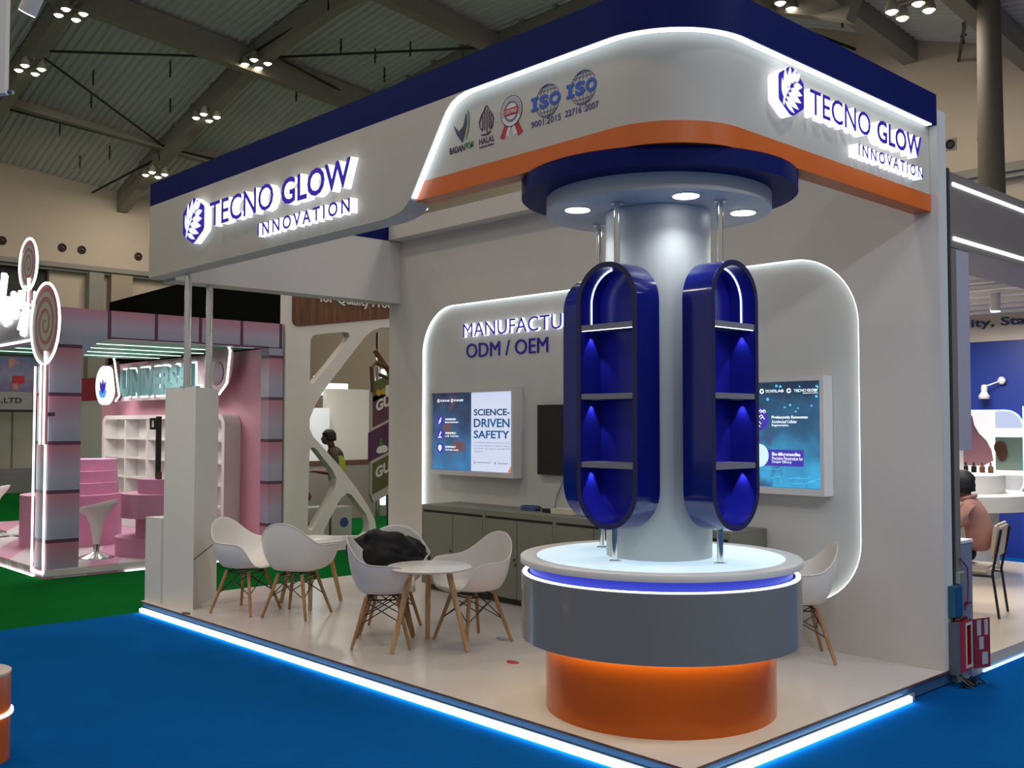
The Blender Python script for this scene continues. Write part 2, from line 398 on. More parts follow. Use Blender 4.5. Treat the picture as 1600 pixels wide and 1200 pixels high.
# lamp clusters
def make_cluster():
    r = local_thing('high_bay_light', 'cluster of four warm lamps hung under a roof beam', 'ceiling light', 'hall lamp clusters')
    m = MB(); m.box(-.26, .26, -.02, .02, .16, .20); m.box(-.26, .26, .15, .19, .16, .20); m.box(-.26, .26, -.19, -.15, .16, .20); m.tube([(0, -.2, .19), (0, .2, .19)], .02, 6); m.tube([(0, 0, .18), (0, 0, .45)], .02, 6)
    m.build('bracket', M_steel, r)
    for a, b in ((-.2, -.17), (.2, -.17), (.2, .17), (-.2, .17)):
        m = MB(); m.lathe([(0, .17), (.06, .165), (.095, .06), (.10, 0), (.09, 0), (.07, .06), (0, .07)], (a, b, 0), 16)
        h = m.build('lamp_shade', M_steel, r, smooth=True)
        m = MB(); m.lathe([(0, -.04), (.05, -.03), (.088, .01), (0, .03)], (a, b, 0), 16); m.build('lens', M_lamp, h, smooth=True)
    return r
cl = make_cluster()
CL_LAB = ['cluster of four warm hall lamps on the far-left rafter above the candy booth', 'cluster of four warm lamps where two roof beams cross, topmost of its rafter', 'cluster of four warm lamps on the rafter, midway between two other clusters',
          'cluster of four warm lamps lowest on its rafter, near the left hall wall', 'cluster of warm lamps at the top edge, left part of the roof', 'cluster of warm lamps peeping over the navy corner of the big booth',
          'cluster of four warm lamps above the right end of the navy fascia', 'cluster of warm lamps just above the navy fascia, behind its long side']
for k, p in enumerate(LAMPS):
    o = cl if k == 0 else dup(cl, p, 0)
    o.location = p; o['label'] = CL_LAB[k]
# round air nozzles high on the walls
for k, y in enumerate((4.39, 5.9, 6.42, 7.99, 8.51)):
    r = thing('wall_nozzle', (-25.2, y, 6.42), 'round dark nozzle in the beige hall wall, ' + ['at the left picture edge', 'just right of the taller lollipop', 'second one right of the lollipop', 'left of the pair by the booth corner', 'nearest to the booth corner'][k], 'air nozzle', 'round air nozzles on the left hall wall')
    m = MB(); m.lathe([(.0, 0), (.10, 0), (.115, .02), (.085, .05), (.085, .015), (0, .015)], (0, 0, 0), 20)
    for v in m.bm.verts: v.co = Vector((-25.2 + v.co.z, y + v.co.x, 6.42 + v.co.y))
    m.build('nozzle_ring', M_cabdark, r, smooth=True)
    m = MB(); m.ball((-25.18, y + .01, 6.42), .05); m.build('nozzle_core', M_brown, r, smooth=True)
for k, x in enumerate((-4.56, -4.02)):
    r = thing('wall_nozzle', (x, 13.6, 6.52), ['round dark nozzle in a small plate above the right booth', 'round dark nozzle half hidden by the tall grey column'][k], 'air nozzle', 'round air nozzles on the back hall wall')
    m = MB(); m.lathe([(.0, 0), (.07, 0), (.085, .02), (.06, .06), (.06, .02), (0, .02)], (0, 0, 0), 20)
    for v in m.bm.verts: v.co = Vector((x + v.co.x, 13.6 - v.co.z, 6.52 + v.co.y))
    m.build('nozzle_ring', M_cabdark, r, smooth=True)
    m = MB(); m.box(x - .10, x + .10, 13.585, 13.6, 6.42, 6.62) if k == 0 else m.ball((x, 13.57, 6.51), .04); m.build('nozzle_plate', M_trimg, r)
m = MB(); m.lathe([(.225, 0), (.205, 3), (.17, 6), (.15, 9)], (-2.88, 11, 0), 28)
tag(m.build('hall_column', mat('column_olive', (.10, .09, .07), .75), None, smooth=True), 'tall round grey-brown column rising behind the right booth', 'column')

# ================================================================== main booth
W = 2.674                       # back wall plane
ZD = .10                        # deck height
# ---- platform
r = thing('booth_platform', (-3, 1.5, 0), 'low white glossy exhibition platform with a glowing edge on blue carpet', 'platform')
m = MB(); m.box(-6, 0, 0, 2.80, .088, ZD); m.build('deck', M_deck, r)
m = MB(); m.box(-5.985, -.015, .015, 2.79, .012, .0875); m.build('skirting', mat('skirting_blue_grey', (.045, .10, .20), .25, noise=.05), r)
m = MB(); m.box(-5.99, -.005, .004, .0145, .0, .045); m.box(-.0145, -.004, .0, 2.25, 0, .045); m.build('light_channel', M_grey, r)
rng = random.Random(3)
m = MB(); m.box(-5.975, -.02, -.014, .004, .006, .036); m.box(-.004, .014, .02, 2.18, .006, .036); m.build('led_strip', emi('led_floor', (.58, .86, 1.0), 12.0), r)
m = MB(); m.box(-6.0, 0.0, -.002, 0.0, .088, .101); m.box(0, .002, 0, 2.78, .088, .101)
m.build('edge_band', mat('chipped_edge', (.12, .055, .03), .6, noise=.8, nscale=9), r)
# ---- back wall with lit recess
r = thing('booth_wall', (-3, 2.74, ZD), 'white booth back wall with a rounded back-lit recess', 'booth wall')
rec = rrect(-5.38, -.56, .42, 2.86, (.45, .45, .5, .48), 12)
m = MB(); m.prism([(-5.955, ZD), (0, ZD), (0, 3.72), (-5.955, 3.72)], FY(W), 0, -.036, holes=[rec])
wall = m.build('wall_face', M_wallw, r)
m = MB(); m.box(-5.955, 0, 2.7105, 2.80, ZD, 3.72); m.build('recessed_panel', mat('recess_panel', (.60, .60, .575), .6, noise=.03), r)
m = MB(); k0 = []
for i in range(len(rec)):
    u, v = rec[i]; a = Vector(rec[i - 1]); b = Vector(rec[(i + 1) % len(rec)]); t = (b - a).normalized(); n = Vector((-t.y, t.x))
    k0.append([m.bm.verts.new((u + n.x * e, W + dy, v + n.y * e)) for e, dy in ((.001, .004), (.007, .004), (.007, .027), (.001, .027))])
for a, b in zip(k0, k0[1:] + k0[:1]):
    for k in range(4): m.face([a[k], a[(k + 1) % 4], b[(k + 1) % 4], b[k]])
m.build('led_strip', M_ledw, r)
m = MB(); m.box(-5.75, -.17, 2.504, W - .001, 3.605, 3.79); m.build('soffit_beam', M_wallw, r)

# ---- fascia
r = thing('booth_fascia', (-3, .08, 2.97), 'wrap-around booth fascia with navy top, white panels and orange lower band', 'fascia')
def outer(inset, R=.5, rl=.1, left=True, x_from=-6.0, y_end=W - .002, yl=W - .002):
    pts = []
    if left:
        pts += [((-6.0, yl), (1, 0)), ((-6.0, rl), (1, 0))]
        pts += [((-6.0 + rl - rl * math.cos(a), rl - rl * math.sin(a)), (math.cos(a), math.sin(a))) for a in [PI / 2 * k / 8 for k in range(1, 9)]]
    else: pts.append(((x_from, 0), (0, 1)))
    pts += [((-R + R * math.sin(a), R - R * math.cos(a)), (-math.sin(a), math.cos(a))) for a in [PI / 2 * k / 24 for k in range(25)]]
    pts.append(((0, y_end), (-1, 0)))
    return pts
TH = .165
m = MB(); m.sweep(outer(0), [(0, 3.614), (0, 3.815), (TH, 3.815), (TH, 3.614)]); m.build('top_band', M_blue, r, smooth=True)
m = MB(); m.sweep(outer(0, left=False, x_from=-2.4), [(.052, 3.167), (.052, 3.613), (TH, 3.613), (TH, 3.167)]); rp = m.build('recessed_panel', M_fascia, r, smooth=True)
m = MB(); m.sweep(outer(0, left=False, x_from=-2.4), [(.047, 3.055), (.047, 3.166), (TH, 3.166), (TH, 3.055)]); m.build('orange_band', M_orange, r, smooth=True)
edge = [(-2.42, 2.972), (-2.33, 2.976), (-2.25, 2.986), (-2.19, 3.0), (-2.14, 3.03), (-2.10, 3.07), (-1.80, 3.49), (-1.765, 3.535), (-1.72, 3.572), (-1.66, 3.598), (-1.58, 3.613)]
m = MB(); m.prism([(-5.9, 2.972)] + edge + [(-5.9, 3.613)], FY(0), 0, -TH)
pts = [((-6.0, .7), (1, 0)), ((-6.0, .1), (1, 0))] + [((-5.9 - .1 * math.cos(a), .1 - .1 * math.sin(a)), (math.cos(a), math.sin(a))) for a in [PI / 2 * k / 8 for k in range(1, 9)]]
m.sweep(pts, [(0, 2.972), (0, 3.613), (.099, 3.613), (.099, 2.972)])
m.build('front_panel', M_fascia, r, smooth=True, angle=25)
m = MB(); m.box(-5.998, -5.75, .17, W - .002, 2.95, 3.60); m.build('header_beam', M_wallw, r)
m = MB(); m.box(-5.95, -5.745, .17, W - .002, 3.601, 3.80); m.build('inner_blue_strip', M_blue, r)
# light strip along the step between front panel and recessed panel
m = MB(); rings = []
for i, (u, v) in enumerate(edge[5:]):
    a = Vector(edge[5:][max(0, i - 1)]); b = Vector(edge[5:][min(len(edge) - 6, i + 1)]); t = (b - a).normalized(); n = Vector((t.y, -t.x))
    rings.append([m.bm.verts.new((u + n.x * e, y, v + n.y * e)) for e, y in ((.001, .008), (.008, .008), (.008, .044), (.001, .044))])
pp = outer(0, left=False, x_from=-1.56, y_end=W - .06)
for (p, nrm) in pp:
    rings.append([m.bm.verts.new((p[0] + nrm[0] * i, p[1] + nrm[1] * i, z)) for i, z in ((.008, 3.6135), (.008, 3.606), (.044, 3.606), (.044, 3.6135))])
for a, b in zip(rings, rings[1:]):
    for k in range(4): m.face([a[k], a[(k + 1) % 4], b[(k + 1) % 4], b[k]])
m.build('led_strip', M_led, r)
m = MB(); m.tube([(-3.6, .235, 3.06), (-2.24, .235, 3.06)], .013, 10); m.build('tube_lamp', emi('tube_lamp', (.9, .97, 1), 6), r, smooth=True)
m = MB(); m.box(-3.6, -2.28, .166, .221, 3.05, 3.07); m.build('lamp_batten', M_black, r)

# printed certification marks on the recessed panel
PY = FY(.052)
def flat(name, label, mats, fill):
    mb = MB(); fill(mb); o = mb.build(name, mats, r); o['label'] = label; return o
M_ink = mat('print_dark', (.03, .02, .06), .5); M_green = mat('print_green', (.06, .22, .05), .5); M_red = mat('print_red', (.45, .02, .03), .5); M_isob = mat('print_blue', (.02, .10, .42), .5)
M_ind = mat('print_indigo', (.07, .07, .22), .5); M_violet = mat('print_violet', (.09, .04, .10), .5); M_prwhite = mat('print_white', (.70, .68, .66), .5)
def f_check(mb):
    mb.prism([(-1.747, 3.448), (-1.70, 3.405), (-1.66, 3.43), (-1.637, 3.50), (-1.63, 3.49), (-1.628, 3.44), (-1.645, 3.38), (-1.668, 3.332), (-1.72, 3.39)], PY, .003, 0)
    mb.mi = 1; mb.prism([(-1.637, 3.345), (-1.622, 3.40), (-1.616, 3.46), (-1.622, 3.52), (-1.607, 3.50), (-1.603, 3.44), (-1.612, 3.39)], PY, .0028, 0); mb.mi = 0
    add_text(mb, 'BADAN', PY, -1.785, -1.648, 3.283, 3.322, 0, .003, .015, 0, 0); add_text(mb, 'POM', PY, -1.638, -1.57, 3.286, 3.325, 0, .003, .015, 1, 1)
flat('certification_mark', 'blue and green tick mark with two words below', [M_ink, M_green], f_check)
def strokes(mb, pl, r_, y=.050, n=6):
    for ln in pl: mb.tube([(u, y, v) for u, v in ln], r_, n)
def f_halal(mb):
    x, z = -1.453, 3.42
    out = [(-.058, -.03), (-.062, .0), (-.045, .035), (-.02, .062), (-.006, .085)]
    strokes(mb, [[(x + a, z + b) for a, b in [(-.035, -.055)] + out]], .0042)
    strokes(mb, [[(x + .002, z + .085), (x + .022, z + .055), (x + .045, z + .03), (x + .058, z + .0), (x + .05, z - .045), (x + .03, z - .058)]], .0042)
    for dx, b, t in ((-.034, -.05, .03), (-.016, -.055, .055), (.003, -.075, .06), (.021, -.05, .045), (.037, -.05, .025)): strokes(mb, [[(x + dx, z + b), (x + dx, z + t)]], .0038)
    strokes(mb, [[(x - .045, z - .078), (x + .01, z - .082), (x + .035, z - .07)]], .0042)
    add_text(mb, 'HALAL', PY, -1.518, -1.388, 3.288, 3.322, 0, .003, .01, 0, 0); add_text(mb, 'INDONESIA', PY, -1.515, -1.39, 3.266, 3.276, 0, .003, 0, 0, 0)
flat('certification_mark', 'violet leaf-shaped line mark above one word', [M_violet], f_halal)
def f_seal(mb):
    x, z = -1.245, 3.425
    mb.mi = 1; mb.prism([(x - .05, z - .06), (x - .02, z - .07), (x - .055, z - .15), (x - .095, z - .135)], PY, .002, 0); mb.prism([(x + .05, z - .06), (x + .02, z - .07), (x + .055, z - .15), (x + .095, z - .135)], PY, .002, 0)
    mb.mi = 2; mb.prism([(x - .02, z - .07), (x - .002, z - .07), (x - .02, z - .15), (x - .038, z - .13), (x - .055, z - .15)], PY, .0022, 0); mb.prism([(x + .02, z - .07), (x + .002, z - .07), (x + .02, z - .15), (x + .038, z - .13), (x + .055, z - .15)], PY, .0022, 0)
    mb.prism(arc(x, z, .084, 0, 2 * PI * 35 / 36, 35), PY, .0026, 0); mb.mi = 0
    for R_ in (.086, .058, .05): strokes(mb, [arc(x, z, R_, 0, 2 * PI, 40)], .0026)
    for k in range(30):
        a = PI * (-.12 + 1.24 * k / 29)
        strokes(mb, [[(x + .066 * math.cos(a), z + .066 * math.sin(a)), (x + .077 * math.cos(a), z + .077 * math.sin(a))]], .0022, .0495, 4)
    mb.mi = 1; mb.prism([(x - .056, z - .022), (x + .056, z - .022), (x + .056, z + .018), (x - .056, z + .018)], PY, .0045, 0); mb.mi = 2
    add_text(mb, 'CERTIFIED', PY, x - .05, x + .05, z - .012, z + .009, .004, .0055, .01, 2, 2)
flat('certification_mark', 'round seal with red band and red ribbon tails', [M_ink, M_red, M_prwhite], f_seal)
def f_iso(x0, x1, zc, zb, num, nx0, nx1):
    def f(mb):
        xc = (x0 + x1) / 2 + .012; R_ = .09; mb.mi = 1
        for sgn in (1, -1):
            strokes(mb, [arc(xc, zc, R_, sgn * .42, sgn * (PI - .42), 20)], .0015)
            for q in (.35, .7): strokes(mb, [[(xc + R_ * q * math.cos(a), zc + R_ * math.sin(a)) for a in [sgn * (.45 + (PI - .9) * k / 12) for k in range(13)]]], .0012)
            strokes(mb, [[(xc, zc + sgn * .04), (xc, zc + sgn * R_)]], .0012)
            for h in (.055, .075):
                hw = math.sqrt(R_ * R_ - h * h); strokes(mb, [[(xc - hw, zc + sgn * h), (xc - hw * .5, zc + sgn * (h + .004)), (xc + hw * .5, zc + sgn * (h + .004)), (xc + hw, zc + sgn * h)]], .0012)
        mb.mi = 0
        # slab-serif letters: I S O
        hb, ht = zc - .036, zc + .038; wI = .055
        mb.prism([(x0, hb), (x0 + wI, hb), (x0 + wI, hb + .015), (x0 + wI - .014, hb + .015), (x0 + wI - .014, ht - .015), (x0 + wI, ht - .015), (x0 + wI, ht), (x0, ht), (x0, ht - .015), (x0 + .014, ht - .015), (x0 + .014, hb + .015), (x0, hb + .015)], PY, .004, 0)
        add_text(mb, 'S', PY, x0 + .063, x0 + .133, hb, ht, 0, .004, .05, 0, 0); add_text(mb, 'O', PY, x0 + .138, x1, hb, ht, 0, .004, .05, 0, 0)
        mb.mi = 1; add_text(mb, num, PY, nx0, nx1, zb, zb + .034, 0, .003, 0, 1, 1)
    return f
flat('certification_mark', 'blue globe mark with bold letters and a year ending in 2015', [M_isob, M_ind], f_iso(-1.085, -.861, 3.418, 3.292, '9001:2015', -1.086, -.861))
flat('certification_mark', 'blue globe mark with bold letters and a year ending in 2007', [M_isob, M_ind], f_iso(-.818, -.604, 3.426, 3.297, '22716 :2007', -.828, -.592))

# ---- illuminated logo signs
def emblem(root, fn, u0, u1, v0, v1, d, flip=1):
    cu, cv = (u0 + u1) / 2, (v0 + v1) / 2; a, b = (u1 - u0) / 2, (v1 - v0) / 2
    hexa = [(0, 1), (.93, .52), (1, .42), (1, -.42), (.93, -.52), (0, -1), (-.93, -.52), (-1, -.42), (-1, .42), (-.93, .52)]
    hexa = [(cu + p * a, cv + q * b) for p, q in hexa[::-1]]
    h2 = []
    n = len(hexa)
    for i in range(n):
        p0 = Vector(hexa[i - 1]); p1 = Vector(hexa[i]); p2 = Vector(hexa[(i + 1) % n])
        if abs(hexa[i][0] - cu) < 1e-6:
            A = p1 + (p0 - p1).normalized() * .035; B = p1 + (p2 - p1).normalized() * .035
            h2 += [tuple(A * (1 - t) ** 2 + p1 * 2 * t * (1 - t) + B * t * t) for t in (0, .25, .5, .75, 1)]
        else: h2.append(tuple(p1))
    m = MB(); m.prism(h2, fn, .0, d); m.build('emblem_body', M_side, root)
    m = MB(); m.prism(h2, fn, d + .0005, d + .003); f = m.build('emblem_face', M_facelit, root)
    m = MB()
    def lobe(px, py, ang, ln, wd):
        pts = []
        for k in range(11):
            t = k / 10; pts.append((t * ln, wd * math.sin(PI * t ** .8) ))
        for k in range(9, 0, -1):
            t = k / 10; pts.append((t * ln, -wd * math.sin(PI * t ** .8)))
        c, s_ = math.cos(ang), math.sin(ang)
        P = [(px + x * c - y * s_, py + x * s_ + y * c) for x, y in pts]
        m.prism([(cu + p * a, cv + q * b) for p, q in P], fn, d + .0065, d + .0035)
    mid = [(-.66, -.62), (-.60, -.40), (-.42, -.12), (-.16, .12), (.14, .34), (.44, .56), (.66, .72)]
    for (p, q), (p2, q2) in zip(mid[:3], mid[1:4]): m.prism([(cu + x * a, cv + y * b) for x, y in ((p - .05, q + .02), (p + .05, q - .03), (p2 + .05, q2 - .03), (p2 - .05, q2 + .02))], fn, d + .006, d + .0035)
    for px, py, an, ln, wd in [(-.60, -.36, 1.80, .72, .125), (-.46, -.12, 1.62, .92, .15), (-.24, .10, 1.40, .84, .155), (.02, .30, 1.12, .66, .15), (.24, .44, .70, .56, .15),
                               (.16, .24, .10, .68, .135), (-.08, .06, -.10, .90, .145), (-.28, -.12, -.20, 1.04, .145), (-.44, -.30, -.32, 1.02, .13), (-.54, -.48, -.44, .80, .10)]:
        lobe(px, py, an, ln, wd)
    m.build('leaf', emi('leaf_white', (.85, .88, 1.0), .7), f)
def logo_sign(label, fn, origin, d, em, t1, t2, t3):
    r = thing('illuminated_sign', origin, label, 'logo sign', 'back-lit logo signs on the fascia')
    emblem(r, fn, *em, d)
    for s, bx, wt, tr in (('TECNO', t1, .008, 1.0), ('GLOW', t2, .024, 1.0), ('INNOVATION', t3, .02, 1.4)):
        m = MB(); add_text(m, s, fn, bx[0], bx[1], bx[2], bx[3], .0, d, wt, track=tr); m.build('lettering', [M_facelit, M_side], r)
    return r
logo_sign('white-glowing blue logo lettering on the left end of the fascia above the two poles', FY(0), (-3.9, 0, 3.05), .06,
          (-5.116, -4.735, 3.138, 3.526), (-4.645, -3.655, 3.237, 3.435), (-3.545, -2.665, 3.232, 3.427), (-3.878, -2.673, 3.058, 3.156))
logo_sign('white-glowing blue logo lettering on the right end of the fascia over the orange band', FX(-.052), (-.05, 1.6, 3.21), .062,
          (.773, 1.019, 3.288, 3.566), (1.085, 1.760, 3.350, 3.488), (1.840, 2.425, 3.346, 3.482), (1.614, 2.437, 3.219, 3.290))
# back wall lettering
r = thing('illuminated_sign', (-4, 2.709, 2.3), 'two lines of blue capital lettering in the lit recess, upper line glowing', 'wall lettering')
m = MB(); add_text(m, 'MANUFACTURE', FY(2.7104), -4.742, -3.13, 2.524, 2.66, 0, .03, .0); m.build('lettering', [M_facelit, M_side], r)
m = MB(); add_text(m, 'ODM / OEM', FY(2.7104), -4.72, -3.585, 2.322, 2.463, 0, .010, .0); m.build('lettering', [M_face, M_face], r)

# ================================================================== round counter, column, canopy
CX, CY = -.766, .746
r = thing('display_counter', (CX, CY, ZD), 'round counter with orange foot, grey drum, glowing top and central column', 'counter')
m = MB(); m.lathe([(0, ZD), (.636, ZD), (.636, .493), (0, .493)], (CX, CY, 0), 96); m.build('foot', M_gorange, r, smooth=True)
m = MB(); m.lathe([(0, .494), (.62, .494), (.776, .494), (.776, .842), (.770, .844), (.742, .844), (.742, .800), (0, .800)], (CX, CY, 0), 128); m.build('drum', M_ggrey, r, smooth=True)
m = MB(); m.lathe([(.668, .485), (.700, .485), (.700, .4935), (.668, .4935)], (CX, CY, 0), 96); [m.face(f) for f in []]
m.build('led_strip', emi('led_warm_under', (1.0, .92, .55), 6.0), r)
m = MB(); m.lathe([(0, .801), (.727, .801), (.727, .896), (0, .896)], (CX, CY, 0), 96); m.build('blue_band', emi('band_blue', (.04, .06, .85), .35), r, smooth=True)
m = MB(); m.lathe([(.744, .8405), (.768, .8405), (.768, .8485), (.744, .8485), (.744, .8405)], (CX, CY, 0), 128); m.build('led_strip', emi('led_ring', LED, 3.2), r)
m = MB(); m.lathe([(0, .897), (.76, .897), (.782, .901), (.782, .931), (.778, .935), (.690, .935), (.690, .930), (0, .930)], (CX, CY, 0), 128); m.build('top_slab', M_whiteS, r, smooth=True, angle=50)
m = MB(); m.lathe([(0, .931), (.689, .931), (.689, .9345), (0, .9345)], (CX, CY, 0), 96); m.build('glowing_top', M_glow, r, smooth=True)
m = MB(); m.lathe([(0, .936), (.296, .936), (.296, 2.868), (0, 2.868)], (CX, CY, 0), 80); m.build('column', M_col, r, smooth=True)

r = thing('ceiling_canopy', (CX, CY, 2.87), 'round navy and white canopy with downlights above the counter column', 'canopy')
m = MB(); m.lathe([(0, 2.958), (.776, 2.958), (.776, 3.0545), (0, 3.0545)], (CX, CY, 0), 128); m.build('outer_ring', M_blue, r, smooth=True)
m = MB(); m.lathe([(0, 2.87), (.634, 2.87), (.634, 2.957), (0, 2.957)], (CX, CY, 0), 96); m.build('lower_disc', M_white, r, smooth=True)
for k, ang in enumerate((-118.5, -33.5, 40.5, 145)):
    a = math.radians(ang); x = CX + .48 * math.cos(a); y = CY + .48 * math.sin(a)
    m = MB(); m.lathe([(.0, 2.866), (.082, 2.866), (.09, 2.8695), (0, 2.8695)], (x, y, 0), 28); h = m.build('downlight', M_whiteS, r, smooth=True)
    m = MB(); m.lathe([(0, 2.8625), (.068, 2.8625), (.068, 2.866), (0, 2.866)], (x, y, 0), 28); m.build('lens', M_spot, h)
    spot('canopy_downlight', (x, y, 2.855), (x, y, 0), 12, 130, (.90, .96, 1), .8, .06)

# ---- hanging capsule shelves
ZB, ZT, HW, DP = 1.112, 2.54, .213, .185
def capsule(hw, zb, zt, n=20):
    return arc(0, zb + hw, hw, PI, 2 * PI, n) + arc(0, zt - hw, hw, 0, PI, n)
PODM = None
def make_pod(loc, rz, label, sg):
    """opening towards local -Y, local origin at the middle of the front; sg: side of the light strip"""
    r = thing('capsule_shelf', (0, 0, 0), label, 'display shelf', 'capsule shelves round the column')
    f = FY(0)
    m = MB(); m.prism(capsule(HW, ZB, ZT), f, -.001, -DP, holes=[capsule(HW - .026, ZB + .026, ZT - .026)]); m.build('shell', M_gblue, r, smooth=True)
    m = MB(); m.prism(capsule(HW, ZB, ZT), f, .001, -.0008, holes=[capsule(HW - .03, ZB + .03, ZT - .03)]); m.build('edge_band', M_rim, r)
    m = MB(); m.prism(capsule(HW - .0265, ZB + .0265, ZT - .0265), f, -DP + .02, -DP + .001)
    lin = capsule(HW - .0262, ZB + .0262, ZT - .0262); lin2 = capsule(HW - .0285, ZB + .0285, ZT - .0285)
    m.prism(lin, f, -.006, -DP + .0201, holes=[lin2]); m.build('inner_lining', M_iblue, r, smooth=True)
    for z in (1.452, 1.82, 2.195):
        m = MB(); m.box(-HW + .029, HW - .029, .004, DP - .021, z - .015, z + .015); s = m.build('shelf', M_grey, r)
        m = MB(); m.box(-HW + .03, HW - .03, .012, .018, z - .0185, z - .0155) if z > 2 else m.box(sg * .10, sg * .17, .07, .10, z - .0185, z - .0155); m.build('led_strip', M_ledw if z > 2 else M_whiteS, s)
    m = MB(); R_ = HW - .031; path = [(-R_, 2.212 + .0105 * k) for k in range(11)]; zc = ZT - HW
    path += [(R_ * math.cos(a), zc + R_ * math.sin(a)) for a in [PI - PI * .44 * k / 26 for k in range(27)]]
    m.sweep([((0, 0), (0, 0))] * 0 + [((p[0], .085), (0, 1)) for p in path[:1]] * 2, [(0, 0), (0, .001), (.001, 0)]) if 0 else None
    rows = []
    for i, p in enumerate(path):
        n = (1, 0) if i < 11 else (-p[0] / R_, -(p[1] - zc) / R_)
        rows.append([m.bm.verts.new((-sg * (p[0] + n[0] * e), y, p[1] + n[1] * e)) for e, y in ((0, .078), (.002, .078), (.002, .092), (0, .092))])
    for a_, b_ in zip(rows, rows[1:]):
        for k in range(4): m.face([a_[k], a_[(k + 1) % 4], b_[(k + 1) % 4], b_[k]])
    m.mi = 1
    for p in path: m.box(-sg * p[0] - .0035, -sg * p[0] + .0035, .081, .089, p[1] - .004, p[1] + .004)
    m.build('led_strip', [emi('led_tape', (.35, .45, 1.0), .35), emi('led_dots', LED, 4)], r)
    m = MB(); m.tube([(-.02, DP * .5, .936), (-.02, DP * .5, ZB + .01)], .0165, 16); m.lathe([(0, 0), (.034, 0), (.034, .006), (.018, .010), (0, .010)], (-.02, DP * .5, .936), 18); m.build('lower_rod', M_chrome, r, smooth=True)
    m = MB(); m.tube([(.0, DP * .5, ZT - .004), (.0, DP * .5, 2.869)], .0165, 16); m.lathe([(0, 0), (.036, 0), (.036, -.005), (0, -.005)], (.0, DP * .5, 2.869), 18); m.build('upper_rod', M_chrome, r, smooth=True)
    r.location = loc; r.rotation_euler = (0, 0, rz); return r
pod = make_pod((-.735, .265, 0), 0, 'glossy blue capsule shelf facing the long left side of the booth', -1)
make_pod((-.225, .715, 0), PI / 2, 'glossy blue capsule shelf facing the short right side of the booth', 1)
dup(pod, (-1.295, .735, 0), -PI / 2, 'blue capsule shelf mostly hidden behind the left-facing one')
for k in range(2):
    for z in (2.17, 1.796, 1.43):
        p = (-.735 - .213 + .046, .265 + .085) if k == 0 else (-.225 - .085, .715 + .213 - .046)
        d = (-.012, 0) if k == 0 else (0, .012)
        spot('shelf_light', (p[0], p[1], z), (p[0] + d[0], p[1] + d[1], z - .2), 1.1, 62, (.75, .82, 1), .35, .003)

# ================================================================== things on the back wall
YP = 2.709
M_frame = mat('lightbox_frame', (.66, .65, .64), .45)
def lightbox(x0, x1, label):
    r = thing('light_box', ((x0 + x1) / 2, YP, 1.175), label, 'light box', 'light boxes on the back wall')
    m = MB(); m.prism([(x0, 1.172), (x1, 1.172), (x1, 2.014), (x0, 2.014)], FY(YP - .001), 0, .123, holes=[[(x0 + .03, 1.218), (x1 - .03, 1.218), (x1 - .03, 1.978), (x0 + .03, 1.978)]]); m.build('frame', M_frame, r)
    return r
def picture_mat(name, dark, mid, light, warm, z0, z1, s, seed):
    mt = bpy.data.materials.new(name); mt.use_nodes = True; nt = mt.node_tree; b = nt.nodes['Principled BSDF']; b.inputs['Base Color'].default_value = (.02, .02, .02, 1); b.inputs['Roughness'].default_value = .3
    g = nt.nodes.new('ShaderNodeNewGeometry'); sp = nt.nodes.new('ShaderNodeSeparateXYZ'); nt.links.new(g.outputs['Position'], sp.inputs[0])
    mr = nt.nodes.new('ShaderNodeMapRange'); mr.inputs[1].default_value = z1; mr.inputs[2].default_value = z0; nt.links.new(sp.outputs[2], mr.inputs[0])
    n = nt.nodes.new('ShaderNodeTexNoise'); n.inputs['Scale'].default_value = 6; n.inputs['Detail'].default_value = 2; nt.links.new(g.outputs['Position'], n.inputs['Vector'])
    ad = nt.nodes.new('ShaderNodeMath'); ad.operation = 'MULTIPLY_ADD'; ad.inputs[1].default_value = .75; ad.inputs[2].default_value = -.35; nt.links.new(n.outputs['Fac'], ad.inputs[0])
    a2 = nt.nodes.new('ShaderNodeMath'); a2.operation = 'ADD'; nt.links.new(ad.outputs[0], a2.inputs[0]); nt.links.new(mr.outputs[0], a2.inputs[1])
    r = nt.nodes.new('ShaderNodeValToRGB'); e = r.color_ramp.elements; e[0].position = 0; e[0].color = (*dark, 1); e[1].position = 1; e[1].color = (*light, 1); k = e.new(.5); k.color = (*mid, 1)
    nt.links.new(a2.outputs[0], r.inputs['Fac'])
    n2 = nt.nodes.new('ShaderNodeTexNoise'); n2.inputs['Scale'].default_value = 4.5; nt.links.new(g.outputs['Position'], n2.inputs['Vector'])
    cr = nt.nodes.new('ShaderNodeValToRGB'); cr.color_ramp.elements[0].position = .58; cr.color_ramp.elements[1].position = .68
    nt.links.new(n2.outputs['Fac'], cr.inputs['Fac'])
    mx = nt.nodes.new('ShaderNodeMix'); mx.data_type = 'RGBA'; mx.inputs[7].default_value = (*warm, 1); nt.links.new(cr.outputs['Color'], mx.inputs[0]); nt.links.new(r.outputs['Color'], mx.inputs[6])
    nt.links.new(mx.outputs[2], b.inputs['Emission Color']); b.inputs['Emission Strength'].default_value = s
    return mt
YS = YP - .105
M_scr_w = emi('screen_white', (.60, .70, .95), .62); M_scr_t = emi('screen_text_white', (.85, .92, 1), .8); M_navyt = emi('screen_navy', (.02, .07, .22), .5); M_tealt = emi('screen_teal', (.02, .13, .32), .6)
M_disc = emi('screen_disc', (.06, .04, .42), .8); M_small = emi('screen_small_text', (.30, .36, .50), .6); M_or = emi('screen_orange', (.8, .25, .08), .6)
